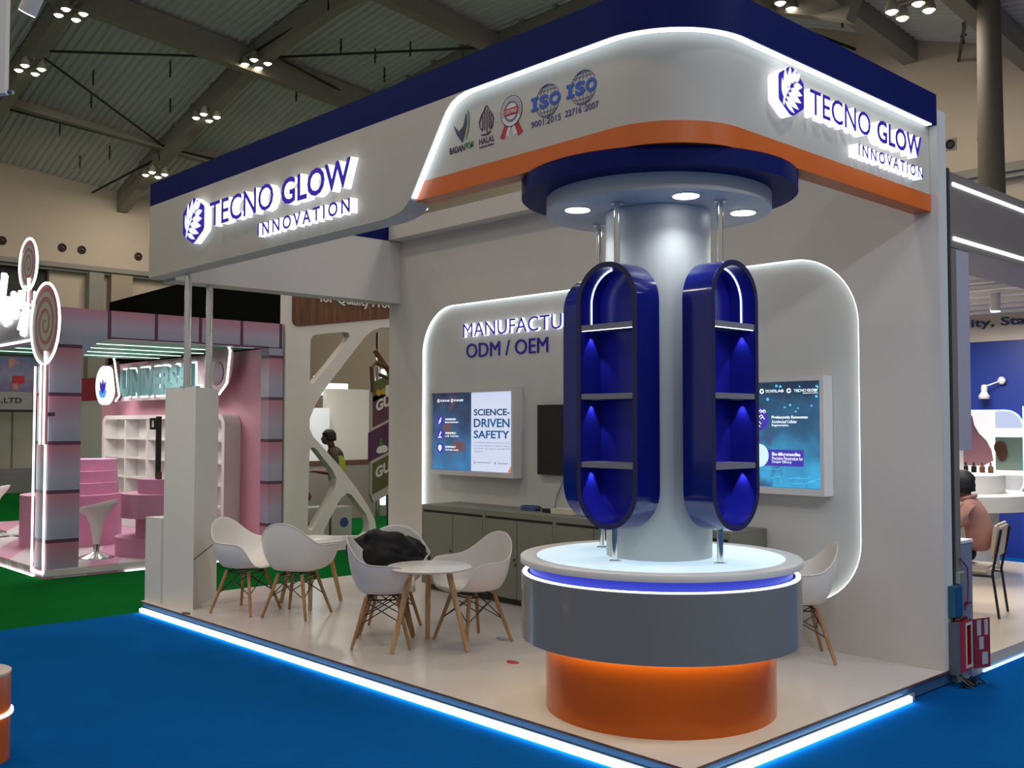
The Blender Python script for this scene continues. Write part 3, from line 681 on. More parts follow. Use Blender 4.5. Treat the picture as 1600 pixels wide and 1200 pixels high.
# left light box
r = lightbox(-5.147, -3.915, 'landscape light box on the back wall reading SCIENCE-DRIVEN SAFETY')
m = MB(); m.box(-4.527, -3.95, YS, YS + .004, 1.222, 1.974); m.build('white_half', M_scr_w, r)
m = MB(); m.box(-5.113, -4.5275, YS, YS + .004, 1.222, 1.974); m.build('picture_half', picture_mat('lab_picture', (.012, .016, .05), (.035, .09, .20), (.05, .22, .48), (.16, .08, .085), 1.22, 1.97, .8, 1), r)
F = FY(YS)
m = MB()
add_text(m, 'SCIENCE-', F, -4.487, -3.985, 1.752, 1.815, 0, .002, .02, 0, 0); m.mi = 1
add_text(m, 'DRIVEN', F, -4.487, -3.985, 1.640, 1.722, 0, .002, .02, 1, 1); add_text(m, 'SAFETY', F, -4.487, -3.985, 1.535, 1.610, 0, .002, .02, 1, 1)
m.build('headline', [M_navyt, M_tealt], r)
m = MB()
for s, x1, z in (('Trustability comes from science you', -3.985, 1.485), ('can trust, backed by global safety', -3.985, 1.455), ('standards, and aligned with BPOM', -3.985, 1.428), ('regulations.', -4.35, 1.40)): add_text(m, s, F, -4.487, x1, z, z + .018, 0, .001, 0, 0, 0)
m.prism([(-4.44, 1.301), (-4.25, 1.301), (-4.25, 1.308), (-4.44, 1.308)], F, .001, 0); m.prism([(-4.15, 1.299), (-4.0, 1.299), (-4.0, 1.306), (-4.15, 1.306)], F, .001, 0)
m.prism(arc(-4.475, 1.304, .011, 0, 2 * PI * .93, 13), F, .001, 0); m.prism(arc(-4.185, 1.303, .011, 0, 2 * PI * .93, 13), F, .001, 0)
m.build('small_text', M_small, r)
m = MB(); m.prism([(-4.01, 1.2225), (-3.951, 1.2225), (-3.951, 1.30)], F, .001, 0); m.build('corner_mark', M_or, r)
m = MB()
for z, ws in ((1.705, ('ADVANCED', 'BIOTECHNOLOGY')), (1.568, ('VERIFIED', 'LAB TESTED')), (1.433, ('CLINICALLY', 'TESTED SAFE'))):
    add_text(m, ws[0], F, -4.92, -4.755, z + .004, z + .022, 0, .0022, .02, 0, 0); add_text(m, ws[1], F, -4.92, -4.715, z - .024, z - .010, 0, .0022, 0, 0, 0)
for x0, a, b_ in ((-5.0, 'TECNO', 'LAB'), (-4.79, 'TECNO', 'GLOW')):
    m.prism(arc(x0 - .025, 1.902, .017, .4, 2 * PI + .1, 16)[::1] + arc(x0 - .025, 1.902, .009, 2 * PI + .1, .4, 16), F, .002, 0)
    add_text(m, a, F, x0, x0 + .08, 1.893, 1.912, 0, .002, 0, 0, 0); add_text(m, b_, F, x0 + .086, x0 + .145, 1.893, 1.912, 0, .002, .02, 0, 0)
m.build('captions', M_scr_t, r)
for z, kind in ((1.705, 0), (1.568, 1), (1.433, 2)):
    m = MB(); m.prism(arc(-4.997, z, .053, 0, 2 * PI * .97, 31), F, .002, 0); m.prism(arc(-4.997, z, .047, 0, 2 * PI * .97, 31), F, .0035, .002); m.bm.faces.ensure_lookup_table()
    m.mi = 1
    if kind == 0: m.prism([(-5.02, z - .03), (-5.008, z - .034), (-4.985, z), (-4.975, z + .03), (-4.985, z + .032), (-5.0, z + .005)], F, .0045, .0035); m.prism([(-5.015, z + .0), (-5.0, z + .008), (-4.977, z - .005), (-4.985, z - .012)], F, .0045, .0035)
    elif kind == 1: m.prism([(-5.025, z - .034), (-4.972, z - .034), (-4.972, z - .022), (-5.025, z - .022)], F, .0045, .0035); m.prism([(-5.012, z - .012), (-4.985, z + .03), (-4.974, z + .024), (-4.998, z - .018)], F, .0045, .0035)
    else: m.prism([(-4.997, z - .036), (-4.972, z - .01), (-4.972, z + .022), (-4.997, z + .034), (-5.022, z + .022), (-5.022, z - .01)], F, .0045, .0035)
    m.build('icon_disc', [M_disc, M_scr_t], r)
# right light box
r = lightbox(-2.02, -.782, 'blue light box on the back wall, partly behind the right-facing capsule shelf')
m = MB(); m.box(-1.99, -1.3245, YS, YS + .004, 1.222, 1.974); m.build('white_half', M_scr_w, r)
m = MB(); m.box(-1.324, -.814, YS, YS + .004, 1.222, 1.974); m.build('picture_half', picture_mat('cell_picture', (.01, .03, .07), (.03, .13, .26), (.05, .40, .72), (.04, .10, .22), 1.22, 1.97, .85, 2), r)
m = MB()
for x0, x1, a, b_ in ((-1.30, -1.105, 'TECNO', 'LAB'), (-1.077, -.835, 'TECNO', 'GLOW')):
    m.prism(arc(x0 + .014, 1.912, .018, .4, 2 * PI + .1, 16) + arc(x0 + .014, 1.912, .009, 2 * PI + .1, .4, 16), F, .002, 0); d = x1 - x0
    add_text(m, a, F, x0 + d * .22, x0 + d * .63, 1.902, 1.922, 0, .002, 0, 0, 0); add_text(m, b_, F, x0 + d * .66, x1, 1.902, 1.922, 0, .002, .02, 0, 0)
add_text(m, 'INNOVATION', F, -.95, -.835, 1.888, 1.896, 0, .002, 0, 0, 0)
add_text(m, 'Prokaryotic Exosomes', F, -1.205, -.915, 1.707, 1.733, 0, .002, .02, 0, 0); add_text(m, 'Accelerated Cellular', F, -1.205, -1.0, 1.680, 1.702, 0, .002, 0, 0, 0); add_text(m, 'Regeneration', F, -1.205, -1.07, 1.652, 1.674, 0, .002, 0, 0, 0)
add_text(m, 'Bio-Microneedles', F, -1.205, -.975, 1.445, 1.470, 0, .0025, .02, 0, 0); add_text(m, 'Precision Penetration for', F, -1.205, -.955, 1.415, 1.440, 0, .0025, 0, 0, 0); add_text(m, 'Deeper Efficacy', F, -1.205, -1.045, 1.388, 1.412, 0, .0025, 0, 0, 0)
m.build('captions', M_scr_t, r)
m = MB(); m.box(-1.30, -.95, YS - .0015, YS - .0002, 1.372, 1.49); m.build('caption_bar', M_disc, r)
m = MB(); m.prism(arc(-1.318, 1.712, .085, 0, 2 * PI * .98, 40), F, .003, 0); m.mi = 1
for k in range(9):
    a = k * .72; x, z = -1.318 + .05 * math.cos(a) * (.4 + .12 * (k % 5)), 1.712 + .055 * math.sin(a * 1.3)
    m.tube([(x, YS - .004, z), (x + .02, YS - .004, z + .014), (x + .035, YS - .004, z - .004)], .0035, 5)
m.build('round_inset', [M_disc, M_scr_t], r)
m = MB(); m.prism(arc(-1.318, 1.445, .085, 0, 2 * PI * .98, 40), F, .004, 0); m.build('round_inset', emi('screen_pale', (.45, .72, .88), .8), r)
M_cy = emi('screen_cyan', (.10, .55, .9), .9)
m = MB(); rg = random.Random(5)
for k in range(15): m.prism(arc(-1.25 + rg.random() * .42, 1.76 + rg.random() * .2, .006 + .006 * rg.random(), 0, 6, 8), F, .0012, 0)
for k in range(7):
    x, z = -1.25 + rg.random() * .36, 1.25 + rg.random() * .1; m.tube([(x, YS - .001, z), (x + .08, YS - .001, z + .03 * rg.random()), (x + .1, YS - .001, z + .06 * rg.random() - .03)], .0016, 4)
m.build('glowing_cells', M_cy, r)
# television and its cable
r = thing('television', (-3.12, YP, 1.21), 'black flat television on the back wall, half hidden by the blue shelf', 'television')
m = MB(); m.box(-3.675, -2.56, 2.655, 2.69, 1.217, 1.845, .004); m.build('screen', M_tv, r)
m = MB(); m.box(-3.3, -2.95, 2.69, 2.708, 1.4, 1.65); m.build('mount', M_black, r)
m = MB(); m.tube([(-3.36, 2.685, 1.216), (-3.39, 2.69, 1.15), (-3.46, 2.69, 1.03), (-3.475, 2.68, .93), (-3.5, 2.62, .911)], .006, 6)
m.lathe([(0, 0), (.001, 0)], (0, 0, -5), 3) if 0 else None
tag(m.build('network_cable', mat('cable_pale_blue', (.22, .26, .40), .5), None, smooth=True, origin=(-3.5, 2.62, .911)), 'thin pale blue cable hanging from the television to the cabinet', 'cable')
m = MB()
for k in range(7): m.tube([(-3.62 + (.10 + .006 * (k % 3)) * math.cos(a), 2.52 + .06 * math.sin(a), .910 + .005 * k) for a in [2 * PI * j / 18 for j in range(19)]], .006, 5)
tag(m.build('cable_coil', mat('cable_blue', (.03, .07, .18), .4), None, smooth=True, origin=(-3.62, 2.52, .905)), 'flat coil of blue cable lying on the grey cabinet top', 'cable')
r = thing('power_adapter', (-3.30, 2.47, .905), 'small black adapter lying on the cabinet between coil and ivory box', 'adapter')
m = MB(); m.box(-3.40, -3.30, 2.44, 2.50, .9055, .94, .006); m.build('case', M_black, r); m = MB(); m.tube([(-3.41, 2.47, .93), (-3.46, 2.48, .945), (-3.5, 2.45, .915)], .006, 6); m.build('lead', M_black, r)
r = thing('carton', (-3.13, 2.46, .905), 'small ivory box on the cabinet beside the blue capsule shelf', 'box')
m = MB(); m.box(-3.255, -3.0, 2.40, 2.52, .9055, .95, .004); m.build('box_body', mat('ivory_card', (.58, .55, .40), .6), r); m = MB(); m.box(-3.20, -3.05, 2.3985, 2.5, .951, .9525); m.build('lid_label', M_white, r)

# ---- row of low cabinets
CXS = [(-4.82, -3.930, -4.362, 'grey two-door cabinet at the left end of the cabinet row'), (-3.928, -3.052, -3.50, 'grey two-door cabinet behind the round table, second from the left end'),
       (-3.05, -2.187, -2.61, 'grey two-door cabinet behind the counter, third from the left end'), (-2.185, -1.32, -1.75, 'grey two-door cabinet at the right end of the cabinet row, behind the column')]
for x0, x1, xm, lab in CXS:
    r = thing('low_cabinet', ((x0 + x1) / 2, 2.47, ZD), lab, 'cabinet', 'grey cabinets along the back wall')
    m = MB(); m.box(x0, x1, 2.257, 2.705, .155, .905); m.build('carcass', M_cab, r)
    m = MB(); m.box(x0, x1, 2.30, 2.70, ZD + .0005, .154); m.build('plinth', M_cabdark, r)
    m = MB(); m.box(x0, x1, 2.238, 2.2565, .858, .905); m.box(x0, x0 + .018, 2.238, 2.2565, .16, .858); m.box(x1 - .018, x1, 2.238, 2.2565, .16, .858); m.build('face_frame', M_cab, r)
    m = MB(); m.box(x0 + .03, x1 - .03, 2.2545, 2.2566, .83, .857); m.build('finger_groove', M_cabdark, r)
    for a, b, kx in ((x0 + .022, xm - .004, xm - .03), (xm + .004, x1 - .022, xm + .03)):
        m = MB(); m.box(a, b, 2.238, 2.2538, .165, .834); d = m.build('door', M_cab, r)
        m = MB(); m.ball((kx - .0 if a < xm - .1 else xm - .02, 2.234, .50 if a < xm - .1 else .455), .011); m.build('lock', M_black, d)

# ================================================================== seating
def make_chair(label):
    r = local_thing('armchair', label, 'chair', 'white shell armchairs')
    S = .945
    # rim of the shell: (x forward, y half width, z) from the seat front round to the back centre
    rim = [(.235, .0, .405), (.233, .10, .408), (.227, .18, .425), (.217, .235, .49), (.20, .27, .565), (.165, .295, .615), (.10, .308, .628), (.02, .308, .628), (-.06, .30, .630),
           (-.13, .275, .646), (-.187, .235, .692), (-.237, .172, .768), (-.262, .09, .812), (-.27, .0, .824)]
    base = [(.19, 0), (.188, .085), (.175, .14), (.145, .175), (.11, .19), (.06, .195), (.0, .19), (-.05, .18), (-.09, .17), (-.12, .15), (-.14, .125), (-.152, .09), (-.158, .045), (-.16, 0)]
    full = []
    for i in range(len(rim)): full.append((Vector(rim[i]), Vector((base[i][0], base[i][1], .0))))
    for i in range(len(rim) - 2, 0, -1): full.append((Vector((rim[i][0], -rim[i][1], rim[i][2])), Vector((base[i][0], -base[i][1], 0))))
    m = MB(); N = len(full); rings = []
    for s_ in (.35, .7, 1.0):
        rings.append([m.bm.verts.new(Vector((b.x * s_, b.y * s_, .392 + .012 * s_ * s_ + (.008 * max(0, b.x) / .19)))) for _, b in full])
    for t in (.15, .32, .5, .68, .85, 1.0):
        row = []
        for R_, b in full:
            B0 = Vector((b.x, b.y, .404 + .008 * max(0, b.x) / .19)); C0 = Vector((R_.x * .94, R_.y * .94, .42 + (R_.z - .40) * .16))
            row.append(m.bm.verts.new(B0 * (1 - t) ** 2 + C0 * 2 * t * (1 - t) + R_ * t * t))
        rings.append(row)
    row = []
    for R_, b in full:
        o_ = Vector((R_.x + .02, R_.y, 0)).normalized() * .012; row.append(m.bm.verts.new(R_ + o_ + Vector((0, 0, -.004))))
    rings.append(row)
    c = m.bm.verts.new((0, 0, .391))
    for k in range(N): m.face([c, rings[0][k], rings[0][(k + 1) % N]])
    for a, b in zip(rings, rings[1:]):
        for k in range(N): m.face([a[k], b[k], b[(k + 1) % N], a[(k + 1) % N]])
    for v in m.bm.verts: v.co *= S
    sh = m.build('shell', M_shell, r, smooth=True, angle=80)
    so = sh.modifiers.new('thick', 'SOLIDIFY'); so.thickness = .009; so.offset = -1
    sb = sh.modifiers.new('round', 'SUBSURF'); sb.levels = 1; sb.render_levels = 2
    tops = []; feet = []
    for sx, sy in ((1, 1), (1, -1), (-1, -1), (-1, 1)):
        a = Vector((sx * .115, sy * .115, .352)) * S; b = Vector((sx * .215, sy * .215, .0)) * S; tops.append(a); feet.append(b)
        m = MB(); m.tube([a + Vector((0, 0, .012)), a.lerp(b, .5), b], .016, 10, r2=.0115); m.build('leg', M_oak, r, smooth=True)
    m = MB()
    for i in range(4):
        a, b = tops[i], feet[i]; a2, b2 = tops[(i + 1) % 4], feet[(i + 1) % 4]
        m.tube([a.lerp(b, .05), a2.lerp(b2, .52)], .0042, 6); m.tube([a2.lerp(b2, .05), a.lerp(b, .52)], .0042, 6)
        m.tube([a + Vector((0, 0, .0)), Vector((a.x * .6, a.y * .6, .372 * S))], .006, 6)
        m.tube([tops[i] * .98, tops[(i + 1) % 4] * .98], .0055, 6)
    m.build('wire_bracing', M_wire, r, smooth=True)
    m = MB(); m.box(-.09, .09, -.09, .09, .358, .364); [m.ball((x, y, .368), .014) for x in (-.08, .08) for y in (-.08, .08)]; m.build('seat_mount', M_black, r)
    return r
CH = [((-4.91, .44), 24, 'white shell armchair next to the white post, seen from its open side'), ((-4.45, .655), 117, 'white shell armchair with its back to the camera at the rear left table'),
      ((-3.09, .53), 50, 'white shell armchair at the left of the front round table'), ((-2.735, 1.07), 265, 'white shell armchair at the right of the front round table'),
      ((-3.43, .85), -45, 'white shell armchair under a heap of black cloth'), ((-.848, 2.33), 222, 'white shell armchair by the back wall right of the counter')]
ch0 = make_chair(CH[0][2])
for k, ((x, y), deg, lab) in enumerate(CH):
    o = ch0 if k == 0 else dup(ch0, (x, y, ZD), 0)
    o.location = (x, y, ZD + .0055); o.rotation_euler = (0, 0, math.radians(deg)); o['label'] = lab

def make_table(label, R_=.30):
    r = local_thing('round_table', label, 'table', 'small round white tables')
    m = MB(); m.lathe([(0, .548), (R_ - .02, .548), (R_ - .004, .555), (R_, .562), (R_ - .006, .568), (0, .568)], (0, 0, 0), 56); m.build('tabletop', M_table, r, smooth=True, angle=50)
    for k in range(3):
        a = 2 * PI * k / 3; m = MB(); m.tube([(.15 * math.cos(a), .15 * math.sin(a), .5475), (.30 * math.cos(a), .30 * math.sin(a), 0)], .022, 14, r2=.017); m.build('leg', M_pine, r, smooth=True)
    m = MB(); m.lathe([(0, .53), (.12, .53), (.12, .5475), (0, .5475)], (0, 0, 0), 24); m.build('mount_plate', M_black, r)
    return r
t0 = make_table('small round white table in front, with pale wooden legs between three chairs')
t0.location = (-2.765, .69, ZD + .006); t0.rotation_euler = (0, 0, math.radians(-94.5 - 2))
t1 = dup(t0, (-4.78, .99, ZD + .006), math.radians(-33), 'small round white table at the rear left behind two chairs')

# black cloth heaped on the chair
m = MB(); rg = random.Random(11)
bmesh.ops.create_icosphere(m.bm, subdivisions=5, radius=1.0)
from mathutils import noise as mnoise
for v in m.bm.verts:
    p = v.co.copy(); d = mnoise.noise(p * 1.6 + Vector((3, 1, 7))) * .30 + mnoise.noise(p * 3.4) * .13
    fold = .05 * math.sin(p.x * 11 + 5 * mnoise.noise(p * 2)) * max(0, p.z + .3)
    rr = 1 + d + fold
    q = Vector((p.x * .285 * rr, p.y * .20 * rr, p.z * .165 * rr))
    if p.z < 0: q.z *= 1.15
    q.z += .06 * p.x * -1 * (1 if p.z > 0 else .2)
    v.co = q
R3 = Matrix.Rotation(math.radians(50), 3, 'Z')
for v in m.bm.verts: v.co = R3 @ v.co + Vector((-3.37, .80, ZD + .59))
o = m.build('black_cloth', M_cloth, None, smooth=True, angle=180, origin=(-3.37, .80, ZD + .43)); tag(o, 'crumpled black cloth heaped on a white armchair behind the table', 'cloth')

# ================================================================== white post with chrome poles, boxes, electrics
UP = lambda u, v, d: Vector((u, v, d))
r = thing('support_post', (-5.6, .35, ZD), 'white angular post carrying two chrome poles at the left end of the platform', 'post')
m = MB(); m.prism([(-5.71, .075), (-5.272, .145), (-5.772, .612), (-5.97, .63), (-5.97, .35)], UP, ZD + .0005, 1.985); m.build('post_body', M_white, r)
m = MB(); a = Vector((-5.272, .145, .52)); b = Vector((-5.772, .612, .60)); m.tube([a + Vector((.001, .001, 0)), b + Vector((.001, .001, 0))], .004, 5); m.build('panel_joint', M_cabdark, r)
for x, y in ((-5.45, .15), (-5.862, .555)):
    m = MB(); m.tube([(x, y, 1.986), (x, y, 2.9715 if y < .3 else 2.949)], .031, 20); m.lathe([(0, 0), (.045, 0), (.045, .012), (.03, .016), (0, .016)], (x, y, 1.986), 20); m.build('pole', M_chrome, r, smooth=True)
r = thing('white_box', (-5.86, .15, ZD), 'low white box standing against the left side of the white post', 'box')
m = MB(); m.prism([(-5.975, .03), (-5.738, .066), (-5.738, .34), (-5.975, .30)], UP, ZD + .0005, .835); m.build('box_body', M_white, r)
m = MB(); m.prism([(-5.976, .029), (-5.737, .065), (-5.737, .341), (-5.976, .301)], UP, .8355, .842); m.build('box_top', M_whiteS, r)
# crumbs of litter on the deck
for k, (x, y, lab) in enumerate(((-2.63, 1.27, 'scrap of clear film on the deck under the right chair'), (-2.06, .83, 'tiny red scrap on the white deck in front of the table'), (-5.15, .03, 'tiny brown scrap on the deck edge near the white post'))):
    m = MB(); rg = random.Random(k); m.prism(smooth_loop([(x + .05 * math.cos(a) * (1 + .5 * rg.random()), y + .028 * math.sin(a) * (1 + .5 * rg.random())) for a in [2 * PI * j / 7 for j in range(7)]], 1), UP, ZD + .0005, ZD + (.012 if k == 0 else .004))
    tag(m.build('litter', [mat('clear_film', (.45, .44, .42), .15), M_red, M_brown][k], None, origin=(x, y, ZD)), lab, 'litter')

r = thing('junction_box', (.025, 2.78, .44), 'blue electrical junction box on the end of the white booth wall', 'electrical box')
m = MB(); m.box(.002, .046, 2.724, 2.838, .44, .635, .003); m.build('box_body', mat('box_blue', (.012, .10, .17), .45), r); m = MB(); m.box(.0465, .05, 2.734, 2.828, .452, .623); m.build('lid', mat('box_blue_lid', (.012, .06, .17), .4), r)
r = thing('socket_box', (.02, 2.87, .64), 'small pale socket box above the blue junction box', 'electrical box')
m = MB(); m.box(.0045, .03, 2.83, 2.92, .64, .715, .003); m.build('box_body', mat('socket_pale', (.33, .34, .32), .5), r); m = MB(); m.box(.0305, .034, 2.84, 2.91, .648, .707); m.build('cover', M_cab, r)
r = thing('fuse_cabinet', (.03, 2.85, .07), 'open red and grey fuse cabinet at the wall end just above the blue carpet', 'electrical box')
m = MB(); m.box(.003, .053, 2.727, 2.775, .075, .405); m.build('side_panel', mat('cabinet_side_grey', (.10, .105, .12), .4), r)
m = MB(); m.prism([(2.7755, .085), (2.955, .085), (2.955, .405), (2.7755, .405)], FX(.005), .05, .0, holes=[[(2.865, .115), (2.935, .115), (2.935, .375), (2.865, .375)]]); m.build('red_housing', mat('cabinet_red', (.36, .012, .014), .4), r)
m = MB(); m.prism([(2.85, .10), (2.948, .10), (2.948, .39), (2.85, .39)], FX(.0555), .004, 0, holes=[[(2.866, .117), (2.934, .117), (2.934, .373), (2.866, .373)]]); m.build('door_frame', mat('frame_cream', (.50, .48, .42), .5), r)
m = MB(); m.box(.01, .03, 2.862, 2.938, .113, .377); m.build('dark_interior', M_black, r)
m = MB(); m.obox((.085, 3.03, .245), (.022, .072, 0), (-.004, .002, 0), (0, 0, .16)); d = m.build('open_door', mat('cabinet_red_dark', (.20, .014, .02), .45), r)
for dz, dy, w_, h_ in ((.10, -.03, .018, .05), (.10, .035, .016, .05), (-.10, .02, .026, .04), (.0, -.01, .02, .04)):
    m = MB(); m.obox((.0895 + dy * .3, 3.029 + dy, .245 + dz), (w_ * .3, w_, 0), (.0022, -.0008, 0), (0, 0, h_)); m.build('sticker', mat('sticker_grey', (.36, .36, .40), .6), d)
m = MB(); rg = random.Random(9)
for k in range(9):
    x, y = .015 + rg.random() * .03, 2.75 + rg.random() * .08
    m.tube([(x, y, .412), (x + .02 * rg.random(), y + .04, .435), (x + .02, y + .03 + .06 * rg.random(), .425), (x + .01, y + .08, .412)], .005, 5)
tag(m.build('cable_bundle', mat('cable_dark_red', (.10, .012, .015), .5), None, smooth=True, origin=(.03, 2.8, .406)), 'tangle of dark red cables on top of the red fuse cabinet', 'cables')
m = MB()
for k in range(14):
    a = rg.random() * 6; x, y = .06 + .03 * rg.random(), 2.74 + .16 * rg.random()
    m.tube([(x, y, .02), (x + .04 * math.cos(a), y + .05 * math.sin(a), .03 + .04 * rg.random()), (x + .05, y + .04 * math.sin(a), .012), (x + .01, y - .04, .012)], .005, 5)
tag(m.build('cable_bundle', M_black, None, smooth=True, origin=(.12, 2.78, 0)), 'tangle of black cables on the carpet below the red fuse cabinet', 'cables')
m = MB(); m.tube([(.012, 2.89, .80), (.014, 2.93, .77), (.016, 2.99, .73), (.016, 3.0, .62), (.016, 2.99, .52), (.016, 2.95, .46)], .005, 6); m.box(.004, .025, 2.97, 3.03, .49, .505)
tag(m.build('hanging_cable', mat('cable_red', (.22, .02, .03), .5), None, smooth=True, origin=(.01, 2.9, .7)), 'red cable hanging down the grey portal post beside the junction box', 'cable')

# ================================================================== booth on the right
M_pg = mat('portal_grey', (.19, .16, .15), .5, noise=.04); M_pl = mat('portal_lilac', (.40, .38, .45), .45, noise=.04)
r = thing('booth_portal', (-.1, 5, 0), 'dark grey portal of the neighbouring booth with two white light lines', 'booth portal')
m = MB(); m.box(-.30, 0, 2.845, 2.935, ZD, 2.84); m.build('portal_post', M_pg, r)
m = MB(); m.box(-.30, -.001, 2.9355, 3.135, 1.50, 2.84); m.build('hanging_panel', M_pl, r)
m = MB(); m.box(-.45, 0.004, 2.845, 8.3, 2.8405, 3.34); m.build('portal_beam', M_pg, r)
for z in (3.262, 2.90):
    m = MB(); m.box(.0045, .012, 2.88, 8.2, z - .012, z + .012); m.build('light_line', emi('portal_light', (.86, .95, 1), 2.4), r)
m = MB(); m.box(-.02, .0035, 2.815, 2.8445, ZD, 3.36); m.build('gap_dark_strip', M_cabdark, r)  # dark strip put in the gap between booth wall end and portal post
r = thing('neighbour_platform', (-3, 5.6, 0), 'beige wooden platform of the neighbouring booth on the right', 'platform')
m = MB(); m.box(-5.9, -.01, 2.85, 8.4, .05, ZD); m.build('deck', M_deckR, r); m = MB(); m.box(-5.9, 0, 2.851, 8.39, .0, .0495); m.build('skirting', mat('skirting_light', (.40, .42, .48), .4), r)
m = MB(); m.box(.0005, .01, 3.25, 8.3, .004, .018); m.build('led_strip', emi('led_dim_blue', (.3, .6, 1), 2.5), r)
r = thing('booth_ceiling', (-3, 6, 2.86), 'beige slatted ceiling of the right booth with white light slots', 'ceiling panel')
m = MB(); m.box(-5.9, -.46, 3.15, 9.5, 3.06, 3.1); m.build('ceiling_panel', mat('slat_beige', (.46, .41, .35), .6), r)
for k in range(9):
    y = 4.4 + k * .56; m = MB(); m.box(-5.8, -.5, y, y + .07, 3.03, 3.0595); m.build('ceiling_slat', mat('slat_white', (.75, .74, .72), .5), r)
m = MB(); m.box(-1.5, -.95, 6.15, 6.4, 3.04, 3.0595); m.build('vent', M_cab, r)
for x, y, lab in ((-1.42, 6.2, 'white cylinder downlight nearest to the grey portal post'), (-1.30, 6.95, 'white cylinder downlight further right under the slatted ceiling')):
    rr = thing('cylinder_downlight', (x, y, 3.0), lab, 'ceiling light', 'cylinder downlights in the right booth')
    m = MB(); m.lathe([(0, 2.84), (.05, 2.84), (.05, 3.0295), (0, 3.0295)], (x, y, 0), 24); m.build('housing', M_whiteS, rr, smooth=True)
    m = MB(); m.lathe([(0, 2.833), (.044, 2.833), (.044, 2.8395), (0, 2.8395)], (x, y, 0), 24); m.build('lens', M_spot, rr)
area('right_booth_fill', (-2.0, 8.0, 2.95), 60, 1.0, (1, .96, .9)); area('right_booth_fill', (-1.8, 6.4, 2.85), 60, 1.2, (1, .95, .88)); area('right_booth_fill', (-.9, 4.4, 2.85), 26, .8, (1, .95, .88))  # area lights without fixtures, added to brighten the booth and blue wall
M_nb = mat('royal_blue_wall', (.012, .035, .25), .4)
r = thing('blue_wall', (-3, 9.6, 0), 'royal blue wall with a bright round-cornered opening behind the right booth', 'booth wall')
m = MB(); m.prism([(-7, 0), (-1.2, 0), (-1.2, 2.74), (-7, 2.74)], FY(9.55), 0, -.15, holes=[rrect(-6, -1.98, .75, 1.86, .22, 6)]); m.build('wall_face', M_nb, r)
m = MB(); hole = rrect(-6.0, -1.98, .75, 1.86, .22, 6); ring2 = rrect(-5.985, -1.995, .765, 1.845, .21, 6); m.prism(hole[::1], FY(9.545), .004, 0, holes=[ring2]); m.build('light_line', emi('led_blue_line', (.25, .45, 1.0), 4), r)
m = MB(); m.box(-7, -1.2, 9.54, 9.70, 2.7405, 3.30); m.build('upper_band', mat('upper_beige', (.55, .50, .43), .6), r)
m = MB(); add_text(m, 'Quality, Standard', FY(9.538), -3.1, -1.35, 2.90, 3.04, 0, .01, .02, 0, 0); m.build('lettering', mat('sign_dark_blue', (.02, .05, .14), .5), r)
m = MB(); m.tube([(-2.07, 9.5, 1.2), (-2.07, 9.5, 0.05)], .012, 6) if 0 else m.box(-1.99, -1.975, 9.535, 9.5495, .06, 1.9); m.build('edge_light', emi('led_blue_edge', (.2, .45, 1), 5), r)
rr = thing('wall_spotlight', (-2.35, 9.4, 2.05), 'small white arm spotlight on the royal blue wall', 'spotlight')
m = MB(); m.lathe([(0, 0), (.06, 0), (.07, .03), (.035, .09), (.04, .14), (.025, .18), (0, .18)], (-2.40, 9.40, 2.0), 16); m.build('lamp_head', M_whiteS, rr, smooth=True)
m = MB(); m.tube([(-2.39, 9.42, 2.16), (-2.24, 9.47, 2.22)], .01, 6); m.ball((-2.22, 9.49, 2.23), .05, (1, .5, 1)); m.build('arm', M_whiteS, rr, smooth=True)
# bright display behind the opening
r = thing('lit_display_wall', (-3.5, 10.6, 0), 'brightly lit white display wall with cosmetics pictures seen through the blue opening', 'display')
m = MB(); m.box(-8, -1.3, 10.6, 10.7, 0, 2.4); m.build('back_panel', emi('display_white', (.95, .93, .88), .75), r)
m = MB(); m.prism(smooth_loop([(-3.35, 1.1), (-2.75, 1.1), (-2.8, 1.4), (-3.0, 1.6), (-3.05, 1.85), (-3.4, 1.85)], 1), FY(10.59), .01, 0); m.build('pink_shape', mat('pale_rose', (.62, .30, .32), .5), r)
m = MB(); m.box(-3.28, -3.08, 10.5, 10.58, 1.86, 1.90); m.ball((-3.18, 10.54, 1.93), .12, (1, .3, .5)); m.build('dark_cap', M_black, r)
m = MB(); add_text(m, '2', FY(10.58), -2.72, -2.60, 1.30, 1.45, 0, .01, .01, 0, 0); m.build('numeral', M_black, r)
m = MB(); m.box(-2.72, -2.3, 10.55, 10.58, 1.05, 1.5); m.build('green_card', mat('card_green', (.30, .42, .32), .5), r)
m = MB(); m.ball((-2.62, 10.5, 1.3), .09, (.8, .3, 1.4)); m.ball((-2.64, 10.5, 1.36), .08, (1, .4, 1.2)); m.build('portrait', M_brown, r)
m = MB(); m.box(-2.72, -2.15, 10.56, 10.585, 1.62, 1.98); m.build('notice_panel', M_scr_w, r)
for k in range(5):
    rr = thing('bottle', (-3.05 + .11 * k, 10.1, .9955), 'small dark bottle in the row on the white shelf behind the blue opening', 'bottle', 'bottles on the white shelf')
    m = MB(); m.lathe([(0, 0), (.035, 0), (.035, .11), (.012, .13), (.012, .17), (0, .17)], (-3.05 + .11 * k, 10.1, .9955), 10); m.build('glass', M_black if k < 3 else M_walnut, rr, smooth=True)
r = thing('wavy_counter', (-2.7, 10.15, 0), 'white wavy two-step shelf counter behind the blue opening', 'counter')
wav = [(-3.3 + .1 * k, 9.98 + .05 * math.sin(k * 1.1)) for k in range(14)] + [(-2.0, 10.4), (-3.3, 10.4)]
m = MB(); m.prism(wav, UP, .80, .995); m.build('upper_step', M_whiteS, r); m = MB(); m.prism([(x * 1.0 + .2, y - .15) for x, y in wav], UP, .05, .78); m.build('lower_step', M_whiteS, r)
